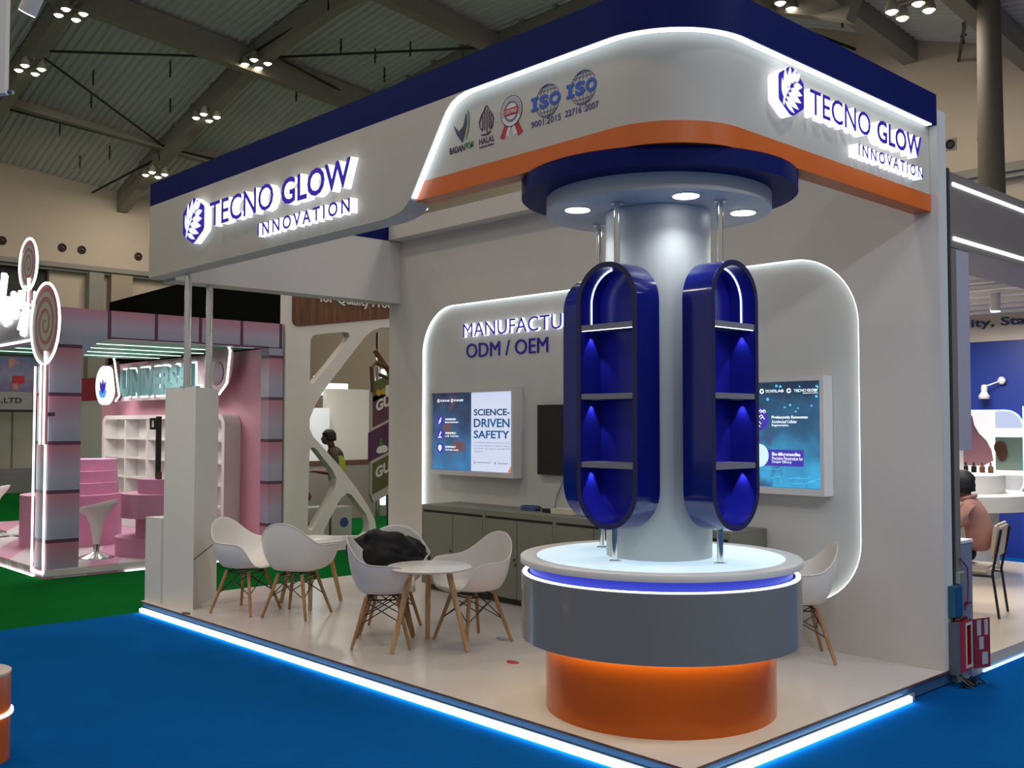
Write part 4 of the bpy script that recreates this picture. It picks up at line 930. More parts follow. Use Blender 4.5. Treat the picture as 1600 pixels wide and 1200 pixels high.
# round counters of the right booth
r = thing('tiered_counter', (-1.75, 6.95, ZD), 'white round tiered counter behind the seated man', 'counter')
m = MB(); m.lathe([(0, ZD), (.42, ZD), (.42, .80), (0, .80)], (-1.75, 6.95, 0), 48); m.build('pedestal', mat('pedestal_grey', (.42, .43, .45), .5), r, smooth=True)
m = MB(); m.lathe([(0, .801), (.74, .801), (.75, .82), (.75, .955), (.74, .965), (0, .965)], (-1.75, 6.95, 0), 64); m.build('counter_ring', M_whiteS, r, smooth=True)
m = MB(); m.lathe([(0, .966), (.44, .966), (.44, 1.15), (0, 1.15)], (-1.72, 7.0, 0), 48); m.build('middle_tier', M_whiteS, r, smooth=True)
m = MB(); m.lathe([(0, 1.151), (.36, 1.151), (.36, 1.43), (0, 1.43)], (-2.02, 6.9, 0), 48); m.build('upper_tier', M_whiteS, r, smooth=True)
m = MB(); m.lathe([(0, 1.4305), (.34, 1.4305), (.34, 1.437), (0, 1.437)], (-2.02, 6.9, 0), 48); m.build('lit_top', emi('tier_glow', (.95, .93, 1), 1.6), r)
for k in range(9):
    a = math.radians(-150 + k * 20); x, y = -2.02 + .24 * math.cos(a), 6.9 + .24 * math.sin(a)
    rr = thing('pink_tube', (x, y, 1.437), 'magenta tube standing among its row on the lit white counter', 'tube', 'magenta tubes on the lit counter')
    m = MB(); m.lathe([(0, 0), (.03, 0), (.034, .02), (.034, .17), (.03, .19), (0, .19)], (x, y, 1.4375), 12); m.build('tube_body', mat('magenta', (.35, .04, .25), .3), rr, smooth=True)
r = thing('reception_desk', (-.6, 3.04, ZD), 'narrow grey counter with a pale top beside the portal post, below the hanging panel', 'counter')
m = MB(); m.box(-1.2, -.01, 2.945, 3.13, ZD + .0005, .885); m.build('desk_body', mat('desk_bluegrey', (.19, .21, .27), .4), r); m = MB(); m.box(-1.22, -.005, 2.94, 3.14, .8855, .905); m.build('desk_top', M_whiteS, r)
# chair of the seated man
def seg(mb, pts, r_): mb.tube(pts, r_, 8)
fx = Vector((-.98, -.2, 0)); sx_ = Vector((.2, -.98, 0)); SC = Vector((-.765, 4.876, 0))
def q3(f, s, z): return tuple(SC + fx * f + sx_ * s + Vector((0, 0, z)))
r = thing('side_chair', tuple(SC + Vector((0, 0, ZD))), 'cream upholstered chair with black metal legs under the seated man', 'chair')
m = MB(); m.obox(q3(.02, 0, .475), fx * .22, sx_ * .21, (0, 0, .03)); bmesh.ops.bevel(m.bm, geom=m.bm.edges[:], offset=.02, segments=2, affect='EDGES'); m.build('seat', mat('cream_upholstery', (.55, .46, .35), .6), r, smooth=True)
m = MB(); m.obox(q3(-.245, 0, .72), fx * .025 + Vector((0, 0, .005)), sx_ * .20, Vector((0, 0, .14)) - fx * .02); bmesh.ops.bevel(m.bm, geom=m.bm.edges[:], offset=.018, segments=2, affect='EDGES'); m.build('backrest', mat('cream_upholstery', (.55, .46, .35), .6), r, smooth=True)
for s in (-.2, .2):
    m = MB(); seg(m, [q3(-.295, s, .82), q3(-.265, s, .66), q3(-.225, s, .46), q3(-.27, s, ZD + .001)], .011); m.build('leg', M_black, r)
    m = MB(); seg(m, [q3(-.22, s, .435), q3(.2, s, .435)], .011); seg(m, [q3(.2, s, .435), q3(.24, s, ZD + .001)], .011); m.build('leg', M_black, r)

# ---- people
def skin_body(name, verts, edges, mat_, parent, root=0, sub=2):
    me = bpy.data.meshes.new(name); me.from_pydata([v[0] for v in verts], edges, []); me.materials.append(mat_)
    o = bpy.data.objects.new(name, me); COL.objects.link(o); o.parent = parent
    if parent is not None:
        o0 = Vector(parent['_o'])
        for v in me.vertices: v.co -= o0
    sk = o.modifiers.new('skin', 'SKIN'); sk.use_smooth_shade = True
    if not me.skin_vertices: me.skin_vertices.new()
    for i, v in enumerate(verts):
        rr = v[1]; me.skin_vertices[0].data[i].radius = rr if isinstance(rr, tuple) else (rr, rr)
        me.skin_vertices[0].data[i].use_root = (i == root)
    sb = o.modifiers.new('sub', 'SUBSURF'); sb.levels = sub; sb.render_levels = sub
    return o
M_skin = mat('skin_brown', (.22, .10, .055), .55, noise=.05); M_hair = mat('hair_black', (.010, .009, .009), .6, noise=.3, nscale=80, bump=.3)
M_shirt = mat('shirt_salmon', (.42, .20, .16), .8, noise=.12, nscale=14, bump=.3); M_trou = mat('trousers_dark', (.015, .015, .02), .8)
def head(mb, c, f, s, R_=.1):
    """head as one lathe-like loft with brow, nose, chin; c centre, f facing, s its left side"""
    f = Vector(f).normalized(); s = Vector(s).normalized(); u = Vector((0, 0, 1)); c = Vector(c)
    prof = [(-1.30, .10, .00, .38), (-1.22, .52, .18, .40), (-1.0, .80, .14, .60), (-.7, .93, .06, .75), (-.35, .98, .02, .84), (0, .98, 0, .86), (.35, 1.0, -.03, .86), (.7, .92, -.06, .78), (.98, .68, -.08, .58), (1.14, .30, -.08, .26)]
    rings = []; n = 20
    for z, rf, off, rs in prof:
        row = []
        for k in range(n):
            a = 2 * PI * k / n; x = math.cos(a) * rf + off; y = math.sin(a) * rs
            if abs(a) < .2 or abs(a - 2 * PI) < .2:
                x += {-.35: .26, -.7: .10, 0: .08, -1.0: .05}.get(z, 0)
            row.append(mb.bm.verts.new(c + f * x * R_ + s * y * R_ + u * z * R_))
        rings.append(row)
    for a, b in zip(rings, rings[1:]):
        for k in range(n): mb.face([a[k], a[(k + 1) % n], b[(k + 1) % n], b[k]])
    mb.face(rings[0][::-1]); mb.face(rings[-1])
    for sg in (-1, 1): mb.ball(c + s * sg * .86 * R_ - f * .02 + u * (-.15) * R_, R_ * .26, (.6, .6, 1.1), 8)
def hair(mb, c, f, s, R_=.1, low=-.55):
    f = Vector(f).normalized(); s = Vector(s).normalized(); u = Vector((0, 0, 1)); c = Vector(c); n = 20; rings = []
    for z in (low, -.2, .1, .4, .7, 1.0, 1.2, 1.28):
        row = []
        t = max(0, min(1, (1.32 - z) / .8)) ** .5
        for k in range(n):
            a = 2 * PI * k / n; ca = math.cos(a); x = ca * 1.10 * t - .08; y = math.sin(a) * .98 * t
            lim = .62 - .9 * max(0, (z - .15)) if z < .55 else 9
            if z < .55 and x > .1 + .5 * (z - low): x = .1 + .5 * (z - low) if z < .3 else x
            row.append(mb.bm.verts.new(c + f * x * R_ * (1 + .05 * math.sin(7 * a + z * 5)) + s * y * R_ * (1 + .04 * math.sin(9 * a)) + u * z * R_))
        rings.append(row)
    for a, b in zip(rings, rings[1:]):
        for k in range(n): mb.face([a[k], a[(k + 1) % n], b[(k + 1) % n], b[k]])
    mb.face(rings[-1]); mb.face(rings[0][::-1])
def hand(verts, edges, wrist, d, side, up, i0, sc=1.0):
    """palm, four bent fingers of unequal length and a thumb from the side of the palm"""
    d = Vector(d).normalized(); side = Vector(side).normalized(); up = Vector(up).normalized(); W_ = Vector(wrist)
    palm = len(verts); verts.append((W_ + d * .045 * sc, (.03 * sc, .014 * sc))); edges.append((i0, palm))
    for k, (o_, L) in enumerate(((-.028, .062), (-.009, .074), (.011, .070), (.029, .054))):
        a = len(verts); verts.append((W_ + d * .085 * sc + side * o_ * sc, .0095 * sc)); edges.append((palm, a))
        verts.append((W_ + d * (.085 + L * .5) * sc + side * o_ * 1.1 * sc - up * .008 * sc, .0085 * sc)); edges.append((a, a + 1))
        verts.append((W_ + d * (.085 + L * .85) * sc + side * o_ * 1.1 * sc - up * .030 * sc, .007 * sc)); edges.append((a + 1, a + 2))
    a = len(verts); verts.append((W_ + d * .04 * sc - side * .04 * sc - up * .008 * sc, .011 * sc)); edges.append((palm, a)); verts.append((W_ + d * .08 * sc - side * .055 * sc - up * .02 * sc, .0085 * sc)); edges.append((a, a + 1))

def P(f, s, z): return Vector(q3(f, s, z))
r = thing('person', tuple(SC + Vector((0, 0, .58))), 'seated man in a salmon shirt leaning over a desk, seen from behind', 'person')
V = [(P(-.085, 0, .60), (.14, .115)), (P(-.10, 0, .74), (.135, .112)), (P(-.075, 0, .88), (.15, .12)), (P(-.04, 0, .98), (.135, .095)), (P(-.005, 0, 1.045), .058)]
Ed = [(0, 1), (1, 2), (2, 3), (3, 4)]
for sg in (-1, 1):
    i = len(V); V += [(P(-.05, sg * .16, .965), .068), (P(.03, sg * .225, .86), .06), (P(.09, sg * .22, .82), .05)]; Ed += [(3, i), (i, i + 1), (i + 1, i + 2)]
skin_body('body', V, Ed, M_shirt, r)
for sg in (-1, 1):
    V = [(P(.05, sg * .222, .845), .045), (P(.15, sg * .225, .845), .037), (P(.32, sg * .16, .857), .027)]; Ed = [(0, 1), (1, 2)]
    hand(V, Ed, P(.32, sg * .16, .857), fx * .9 - sx_ * sg * .3, sx_ * sg, (0, 0, 1), 2)
    skin_body('forearm', V, Ed, M_skin, r)
m = MB(); hd = P(.045, 0, 1.165); hf = fx + Vector((0, 0, -.12)); head(m, hd, hf, sx_, .092); m.tube([P(.0, 0, 1.03), P(.02, 0, 1.11)], .052, 14); m.build('head', M_skin, r, smooth=True, angle=180)
m = MB(); hair(m, hd, hf, sx_, .098, -.7); m.build('hair', M_hair, r, smooth=True, angle=180)
m = MB(); m.tube([P(-.005 + .068 * math.cos(a), .072 * math.sin(a), 1.055 - .02 * math.cos(a)) for a in [2 * PI * k / 16 for k in range(17)]], .016, 8); m.build('collar', M_shirt, r, smooth=True)
for sg in (-1, 1):
    V = [(P(-.06, sg * .10, .585), .085), (P(.30, sg * .13, .575), .07), (P(.34, sg * .13, .38), .055), (P(.305, sg * .13, .17), .048)]
    skin_body('trouser_leg', V, [(0, 1), (1, 2), (2, 3)], M_trou, r)
    m = MB(); m.obox(P(.36, sg * .13, .135), fx * .12, sx_ * .045, (0, 0, .03)); bmesh.ops.bevel(m.bm, geom=m.bm.edges[:], offset=.02, segments=2, affect='EDGES'); m.build('shoe', M_black, r, smooth=True)

# ================================================================== candy-coloured booth on the left
PX = -8.531
r = thing('candy_booth_platform', (-11.5, 1.4, 0), 'low pink and white striped platform of the candy booth on green carpet', 'platform')
m = MB(); m.box(-14.6, PX, .03, 2.95, .0005, ZD); m.build('deck', M_pinkfloor, r)
m = MB(); m.box(-14.6, PX + .004, .022, .0295, .02, .09); m.box(PX + .0005, PX + .008, .03, 2.9, .02, .09); m.build('striped_skirting', M_candystripe, r)
m = MB(); m.box(PX + .009, PX + .02, .9, 2.9, .002, .014); m.box(-14.4, PX - .3, .006, .02, .002, .014); m.build('led_strip', emi('led_white_soft', (.95, 1, .98), 3.5), r)
r = thing('candy_booth', (-11, 1.4, 0), 'pink and lilac tiled frame of the candy booth, pillar and headers', 'booth frame')
m = MB(); m.box(PX - .36, PX, .04, .385, ZD, 2.62); m.build('corner_pillar', M_tileV, r)
m = MB()
hd = [(.04, 2.9455), (.04, 2.6205), (.386, 2.6205), (.386, 2.40), (.42, 2.45), (.48, 2.52), (.56, 2.58), (.68, 2.62), (.8, 2.63), (2.9, 2.64), (2.9, 2.9455)]
m.prism(hd, FX(PX), 0, -.30); m.build('side_header', M_tileH, r)
m = MB(); m.box(-14.6, PX - .301, .04, .34, 2.62, 2.945); m.build('front_header', M_tileX, r)
m = MB(); m.box(PX - .2, PX, 2.70, 2.90, ZD, 2.63); m.build('rear_pillar', M_tileV, r)
m = MB()
for k in range(5): m.box(PX + .0005, PX + .006, .70, 2.69, 2.6305, 2.645) if k == 0 else None
m.build('joint_line', M_plum, r)
m = MB(); m.box(-14.2, PX - .21, 2.80, 2.90, ZD, 2.6385); m.build('rear_wall', M_pink, r)
m = MB(); m.box(-12.4, PX - .31, .36, 2.79, 2.66, 2.70); m.build('green_ceiling', mat('awning_green', (.03, .33, .16), .5), r)
M_neon = emi('neon_white', (.95, 1, 1), 4.0)
for k in range(5):
    x = -9.0 - .72 * k; m = MB(); m.box(x - .018, x + .018, .45, 2.75, 2.652, 2.6595); m.build('ceiling_strip', emi('awning_strip', (.85, 1, .95), 1.2), r)
area('candy_booth_light', (-10.6, 1.5, 2.55), 42, 1.4, (1, .93, .93)); area('candy_booth_light', (-12.8, 1.5, 2.55), 30, 1.2, (1, .93, .93))
# neon outline of the pillar corner
m = MB(); m.tube([(PX - .36, .012, .06), (PX - .36, .012, 2.3)], .011, 6); m.tube([(PX - .36, .012, .06), (PX - .02, .012, .06), (PX + .004, .012, .07), (PX + .004, .012, 2.5)], .011, 6)
tag(m.build('neon_outline', M_neon, None, origin=(PX, .02, .06)), 'white light line outlining the front corner of the candy pillar', 'neon line')
# lollipops
def lollipop(cx, cz_, R_, y, label, zb):
    r = thing('lollipop_sign', (cx, y, cz_), label, 'lollipop sign', 'giant lollipop signs')
    f = FY(y)
    m = MB(); m.prism(arc(cx, cz_, R_, 0, 2 * PI * 47 / 48, 47), f, .010, -.010); m.build('candy_disc', mat('candy_grey', (.50, .49, .44), .4), r)
    m = MB(); m.mi = 0
    a_in, a_out = [], []
    for k in range(121):
        t = k / 120; a = .6 + t * 2 * PI * 3.3; rad = R_ * (.03 + .91 * t); wd = R_ * .078 * (.3 + .7 * t)
        a_out.append((cx + (rad + wd) * math.cos(a), cz_ + (rad + wd) * math.sin(a))); a_in.append((cx + (rad - wd) * math.cos(a), cz_ + (rad - wd) * math.sin(a)))
    A = [[m.bm.verts.new(f(*p, d)) for p in q] for q in (a_in, a_out) for d in (.0125,)]
    for i in range(120): m.face([A[0][i], A[1][i], A[1][i + 1], A[0][i + 1]])
    m.build('spiral', mat('candy_rose', (.48, .16, .19), .4), r)
    m = MB(); m.tube([(cx + (R_ + .012) * math.cos(a), y - .012, cz_ + (R_ + .012) * math.sin(a)) for a in [2 * PI * k / 64 for k in range(65)]], .012, 6); m.build('neon_rim', M_neon, r)
    m = MB(); m.box(cx - .05, cx + .05, y - .02, y + .02, zb, cz_ - R_ + .01); st = m.build('stick', mat('stick_rose', (.28, .11, .13), .5), r)
    m = MB(); m.tube([(cx - .055, y - .025, zb), (cx - .055, y - .025, cz_ - R_ - .02)], .010, 6); m.tube([(cx + .06, y - .025, zb), (cx + .06, y - .025, cz_ - R_ + .12)], .010, 6); m.build('neon_edge', M_neon, st)
    return r
lp = lollipop(-8.36, 2.735, .42, -.06, 'large striped lollipop sign in front of the candy booth pillar', 1.45)
m = MB(); m.box(-8.60, -8.33, -.039, .0395, 1.75, 1.79); m.build('wall_bracket', M_plum, lp)
lollipop(-9.06, 3.45, .28, -.02, 'smaller lollipop sign standing higher on the candy booth header', 2.95)
# script lettering in white neon on the front header
r = thing('neon_script', (-9.9, .03, 2.95), 'white glowing script lettering on top of the candy booth header', 'neon sign')
m = MB()
def st(p, r_=.03): m.tube([(u, -.01, v) for u, v in p], r_, 8)
st([(-10.45, 2.75), (-10.2, 2.9), (-10.0, 3.2), (-9.93, 3.42), (-9.97, 3.45), (-10.02, 3.2), (-9.98, 2.92), (-9.88, 2.84), (-9.78, 2.95)], .034)
st([(-9.82, 3.16), (-9.82, 2.92), (-9.74, 2.86), (-9.64, 2.96), (-9.62, 3.18), (-9.62, 2.95), (-9.52, 2.90)], .032)
st([(-9.52, 2.90), (-9.50, 3.16), (-9.44, 3.06), (-9.36, 3.12), (-9.33, 3.0)], .04)
st([(-9.33, 3.18), (-9.30, 2.99), (-9.22, 2.98), (-9.14, 3.2), (-9.16, 2.9), (-9.24, 2.68), (-9.34, 2.74), (-9.2, 2.92), (-9.02, 3.02)], .04)
m.build('script', emi('neon_script_white', (1, .95, .97), 5), r, smooth=True)
m = MB(); m.box(-10.6, -9.0, .006, .03, 2.60, 2.96); m.build('backing', M_grey, r)
m = MB(); m.tube([(-10.6, .0, 2.60), (-8.95, .0, 2.60)], .014, 6); m.tube([(-8.97, .0, 2.60), (-8.93, .0, 3.14)], .012, 6); m.build('neon_rule', M_neon, r)
# sign on the pink wall
YG = 2.52
r = thing('candy_sign', (-11.3, YG, 2.05), 'pink striped candy-shaped sign with teal lettering on the pink wall', 'shop sign')
m = MB(); m.prism(rrect(-12.72, -9.86, 2.02, 2.57, .03, 3), FY(YG), 0, -.06); m.build('sign_board', M_candystripe, r)
F = FY(YG)
m = MB(); add_text(m, 'UNIVERSAL', F, -12.60, -10.02, 2.08, 2.50, .012, .07, .05, 0, 0); m.build('lettering', mat('teal_letter', (.12, .27, .27), .4), r)
m = MB(); add_text(m, 'UNIVERSAL', F, -12.63, -9.99, 2.055, 2.525, .001, .011, .085, 0, 0); m.build('letter_outline', emi('neon_letter', (.9, 1, 1), 1.6), r)
m = MB(); m.prism([(-12.93, 2.62), (-12.82, 2.64), (-12.64, 2.10), (-12.76, 2.03)], F, .06, .0); m.build('chocolate_bar', mat('chocolate', (.07, .035, .03), .5), r)
m = MB(); m.tube([(-12.86, YG - .07, 2.70), (-12.82, YG - .07, 2.64), (-12.62, YG - .07, 2.10), (-12.75, YG - .07, 2.02)], .014, 6); m.build('neon_edge', M_neon, r)
m = MB(); m.prism(smooth_loop([(-9.87, 2.1), (-9.55, 2.05), (-9.25, 2.2), (-9.15, 2.6), (-9.35, 2.85), (-9.6, 2.72), (-9.87, 2.5)], 2), F, .03, -.03); m.build('wrapper_end', mat('wrapper_rose', (.42, .24, .28), .5), r)
m = MB(); m.prism(smooth_loop([(-9.62, 2.15), (-9.35, 2.22), (-9.32, 2.42), (-9.5, 2.52), (-9.62, 2.4)], 2), F, .04, .031); m.build('dark_fold', M_plum, r)
m = MB(); m.tube([(-9.38, YG - .04, 2.86), (-9.14, YG - .04, 2.62), (-9.22, YG - .04, 2.2), (-9.42, YG - .04, 2.06), (-9.62, YG - .04, 2.07)], .014, 6); m.build('neon_edge', M_neon, r)
r = thing('round_logo_sign', (-13.32, YG, 2.28), 'round white lit sign with a blue petal emblem beside the candy sign', 'round sign')
m = MB(); m.prism(arc(-13.32, 2.28, .31, 0, 2 * PI * 39 / 40, 39), F, .05, -.03); m.build('disc', emi('round_sign_glow', (.9, .9, 1), .75), r)
m = MB(); m.mi = 0
for an, c_ in ((60, 0), (90, 0), (120, 0), (40, 1), (140, 1)):
    a = math.radians(an); L = .24 if c_ == 0 else .2; ca, sa = math.cos(a), math.sin(a); m.mi = c_
    pts = [(t * L, .045 * math.sin(PI * t)) for t in [k / 8 for k in range(9)]] + [(t * L, -.045 * math.sin(PI * t)) for t in [k / 8 for k in range(7, 0, -1)]]
    m.prism([(-13.32 + x * ca - y * sa, 2.14 + x * sa + y * ca - (.06 if c_ else 0)) for x, y in pts], F, .056 + .001 * c_, .0505)
m.build('petals', [emi('petal_indigo', (.05, .04, .45), .6), emi('petal_azure', (.05, .3, .85), .8)], r)
# white shelf unit
r = thing('shelf_unit', (-11.5, 2.68, ZD), 'white rounded shelf unit with square cells along the pink wall', 'shelf unit')
m = MB(); X0, X1, Z1 = -13.55, -9.42, 1.80
m.prism(rrect(X0, X1, ZD + .0005, Z1, (.02, .02, .16, .16), 6), FY(2.56), 0, -.235, holes=[rrect(X0 + .08, X1 - .08, .26, Z1 - .06, (.03, .03, .12, .12), 6)]); m.build('carcass', M_whiteS, r)
m = MB(); m.box(X0 + .05, X1 - .05, 2.77, 2.79, .22, Z1 - .03); m.build('back_panel', M_whiteS, r)
for k in range(1, 5):
    x = X0 + .08 + (X1 - X0 - .16) * k / 5; m = MB(); m.box(x - .02, x + .02, 2.575, 2.769, .265, Z1 - .065); m.build('divider', M_whiteS, r)
for k in range(1, 5):
    z = .26 + (Z1 - .32) * k / 5; m = MB(); m.box(X0 + .085, X1 - .085, 2.58, 2.768, z - .014, z + .014); m.build('shelf', M_whiteS, r)
# podiums
r = thing('tiered_podium', (-10.87, 1.14, ZD), 'pink round podium rising in four steps behind the candy pillar', 'podium')
for k, (R_, z0, z1) in enumerate(((.62, ZD + .0005, .752), (.49, .7525, .90), (.39, .9005, 1.05), (.30, 1.0505, 1.20))):
    m = MB(); m.lathe([(0, z0), (R_, z0), (R_, z1), (0, z1)], (-10.87, 1.14 + .09 * k, 0), 56); m.build('tier', M_pinkL, r, smooth=True)
r = thing('stacked_podium', (-8.98, 1.62, ZD), 'pink podium of stacked discs, partly behind the white post', 'podium')
for R_, z0, z1 in ((.56, ZD + .0005, .315), (.33, .3155, .545), (.50, .5455, .83), (.31, .8305, 1.0)):
    m = MB(); m.lathe([(0, z0), (R_, z0), (R_, z1), (0, z1)], (-9.12, 1.62, 0), 56); m.build('tier', M_pinkL, r, smooth=True)
r = thing('screen_stand', (-9.08, 1.5, 1.0), 'black screen stand with an empty bracket on the pink podium', 'screen stand')
m = MB(); m.box(-9.06, -9.01, 1.47, 1.52, 1.0005, 1.76); m.build('pole', M_black, r)
m = MB(); m.prism([(-9.19, 1.60), (-8.93, 1.60), (-8.93, 1.74), (-9.19, 1.74)], FY(1.465), .015, 0, holes=[[(-9.165, 1.63), (-9.075, 1.63), (-9.075, 1.71), (-9.165, 1.71)], [(-9.0, 1.63), (-8.955, 1.63), (-8.955, 1.71), (-9.0, 1.71)]]); m.build('bracket', M_black, r)
m = MB(); m.box(-9.009, -8.98, 1.47, 1.52, 1.001, 1.09); m.build('clamp', M_brown, r)
def stool(x, y, label, rz):
    r = local_thing('bar_stool', label, 'stool', 'white bar stools')
    m = MB(); m.lathe([(0, 0), (.205, 0), (.20, .012), (.10, .045), (.035, .07), (.035, .17), (0, .17)], (0, 0, 0), 32); m.build('chrome_base', M_chrome, r, smooth=True)
    m = MB(); prof = [(.035, .16), (.055, .30), (.075, .40), (.12, .50), (.20, .575), (.235, .62), (.228, .628), (.19, .60), (.10, .57), (0, .56)]
    m.lathe(prof, (0, 0, 0), 32)
    for v in m.bm.verts:
        if v.co.z > .45: v.co.z += .22 * v.co.x * (v.co.z - .45) / .15
    m.build('seat', M_shell, r, smooth=True, angle=80)
    r.location = (x, y, ZD + .0005); r.rotation_euler = (0, 0, rz); return r
stool(-9.17, .82, 'white bar stool on chrome base between the candy pillar and the pink stacked podium', .8)
stool(-12.9, .75, 'white bar stool at the left picture edge beyond the candy pillar', .8)
r = thing('paper_litter', (-12.2, .6, ZD), 'loose papers lying on the striped candy floor at far left', 'papers')
m = MB(); rg = random.Random(4)
for k in range(6): m.obox((-12.6 + .14 * k, .6 + .22 * rg.random() + .05 * k, ZD + .008 + .006 * k), (.14, .05 * (rg.random() - .5), .0), (-.02, .10, .004), (0, 0, .003))
m.build('sheet', mat('paper_grey', (.42, .42, .42), .6), r)
# opening to a further booth left of the pink wall
r = thing('arched_booth', (-16, 4.5, 0), 'white arched booth with bulb lights seen far behind the candy sign', 'booth')
m = MB(); m.prism([(-20, 0), (-14.3, 0), (-14.3, 2.15), (-20, 2.15)], FY(4.2), 0, -.1, holes=[rrect(-17.2, -16.0, .3, 1.95, (.02, .02, .55, .55), 8)]); m.build('arch_wall', M_whiteS, r)
m = MB(); m.box(-20, -14.3, 4.19, 4.31, 2.1505, 2.62); m.build('red_band', mat('band_red', (.42, .03, .05), .5), r)
m = MB(); m.box(-18, -15.6, 4.9, 5.0, 0, 2); m.build('inner_wall', M_grey, r)
m = MB(); m.box(-17.1, -16.7, 4.85, 4.89, 1.4, 1.75); m.build('lit_panel', M_scr_w, r)
for k in range(9):
    a = math.radians(85 - 18 * k) if k < 5 else None
    p = (-16.55 + .47 * math.cos(a), 1.42 + .47 * math.sin(a)) if a is not None else (-16.08, 1.3 - .16 * (k - 5))
    m = MB(); m.ball((p[0], 4.12, p[1]), .035); m.build('bulb', M_spot, r, smooth=True)
# shell-scheme booth far left
r = thing('shell_booth', (-22.8, 3.5, 0), 'grey shell-scheme booth with a name board at the left picture edge', 'booth')
m = MB(); m.box(-23.6, -23.5, 0.5, 5.6, 0, 1.95); m.build('panel_wall', mat('panel_cream', (.46, .44, .38), .6), r)
m = MB()
for k in range(9): m.box(-23.499, -23.485, .9 + .55 * k, .94 + .55 * k, 0, 1.95)
m.build('panel_joint', M_cab, r)
m = MB(); m.box(-23.47, -23.2, .5, 5.5, .5, .58); m.box(-23.2, -23.15, .5, 5.5, 0, .5); m.build('counter_row', M_grey, r)
m = MB(); m.box(-22.55, -22.45, .5, 4.6, 2.0, 2.42); m.build('fascia_board', mat('fascia_grey', (.30, .30, .32), .5), r)
m = MB(); add_text(m, 'LOGY CO.,LTD', FX(-22.449), 2.6, 4.1, 2.14, 2.28, 0, .01, .01, 0, 0); m.build('lettering', M_cabdark, r)
m = MB(); m.box(-22.449, -22.43, 4.35, 4.6, 2.01, 2.41); m.build('red_tab', mat('tab_red', (.40, .08, .05), .5), r)
m = MB(); m.box(-22.6, -22.5, .5, 5.2, 2.43, 3.25); m.build('printed_banner', picture_mat('banner_print', (.10, .12, .2), (.22, .20, .28), (.14, .10, .2), (.45, .20, .10), 2.4, 3.2, .32, 3), r)
m = MB(); m.box(-22.56, -22.449, 3.9, 4.15, 2.62, 2.8); m.build('banner_icon', M_red, r)

# black marquee behind the candy booth
r = thing('black_marquee', (-11.5, 3.1, 0), 'black cloth-covered structure rising behind the candy booth header', 'marquee')
m = MB(); m.prism([(-14.4, .1), (-8.56, .1), (-8.56, 3.79), (-11.6, 3.79), (-14.36, 3.74)], FY(2.96), 0, -.1); m.build('black_cover', mat('black_velvet', (.004, .004, .004), .95, spec=.05), r)

# ================================================================== white lattice-wall booth behind
YZ = FX(-8.5)
r = thing('lattice_booth', (-8.5, 4, 0), 'white booth wall with triangular cut-outs and a wood name board', 'booth wall')
h1 = [(3.28, 2.761), (3.318, 2.822), (3.386, 2.843), (3.803, 2.902), (3.875, 2.889), (3.885, 2.838), (3.835, 2.758), (3.352, 2.222), (3.304, 2.179), (3.275, 2.203)]
h2 = [(5.6, 3.05), (4.41, 3.002), (4.26, 2.948), (4.134, 2.853), (3.989, 2.689), (3.626, 2.272), (3.479, 2.099), (3.354, 1.904), (3.279, 1.738), (3.279, 1.613), (3.328, 1.513), (3.436, 1.412), (3.734, 1.12), (3.99, .838), (4.199, .57), (4.316, .372), (4.36, .169), (4.371, .07), (5.6, .07)]
h3 = [(3.282, 1.323), (3.32, 1.372), (3.378, 1.346), (3.635, 1.064), (3.695, .952), (3.676, .835), (3.539, .607), (3.347, .32), (3.299, .29), (3.261, .342)]
h4 = [(3.868, .75), (3.939, .721), (4.179, .45), (4.222, .326), (4.212, .206), (4.149, .159), (3.552, .197), (3.503, .242), (3.522, .307), (3.767, .687)]
m = MB(); m.prism([(2.915, .0005), (6.2, .0005), (6.2, 3.7), (2.915, 3.7)], YZ, 0, -.14, holes=[h[::-1] for h in (h1, h2, h3, h4)]); m.build('cut_out_wall', M_white, r)
m = MB(); m.prism(rrect(3.0, 6.1, 2.95, 3.66, (.1, .03, .03, .03), 5)[:], FX(-8.499), .012, 0)
for v in m.bm.verts:
    if v.co.z < 3.3: v.co.z += (v.co.y - 3.05) * .145 - .03
m.build('wood_board', M_walnut, r)
m = MB(); add_text(m, 'for Quality Products', FX(-8.486), 3.40, 4.86, 3.245, 3.40, 0, .02, .01, 0, 0, cap='Qf'); m.build('lettering', M_whiteS, r)
# what stands behind the lattice
r = thing('stall_back_wall', (-11.5, 6, 0), 'pale wall of the stall seen through the white lattice cut-outs', 'booth wall')
m = MB(); m.box(-12.4, -12.3, 3.1, 6.05, .0, 1.95); m.build('pale_wall', emi('pale_wall_glow', (.75, .85, .95), .16), r)  # light on the wall put in as emission of its own
m = MB(); m.box(-12.29, -12.2, 4.4, 8.4, 0, .95); m.build('wall_base', mat('taupe_panel', (.30, .24, .22), .6), r)
m = MB(); m.box(-12.29, -12.19, 4.4, 8.4, .9505, 1.03); m.build('brown_rail', M_brown, r)
m = MB(); m.box(-12.6, -12.5, 6.1, 9.5, 0, 2.3); m.build('white_panel', M_white, r)
m = MB(); m.box(-13.2, -13.0, 5.2, 6.9, 2.2, 2.42); m.build('cyan_light_box', emi('cyan_light', (.45, .9, .95), 1.6), r)
m = MB(); m.box(-11.2, -11.12, 6.35, 6.41, .3, 2.6); m.build('cyan_light_line', emi('cyan_light', (.45, .9, .95), 1.6), r)
m = MB(); m.box(-10.6, -10.5, 3.35, 3.75, 0, 3.0); m.build('grey_panel', M_grey, r)
for k in range(3):
    m = MB(); m.box(-13.0, -12.95, 5.45 + .35 * k, 5.6 + .35 * k, 2.44, 2.54); m.build('small_lamp', M_spot, r)
area('stall_light', (-11.2, 5.2, 2.9), 30, 1.0, (1, .96, .9))
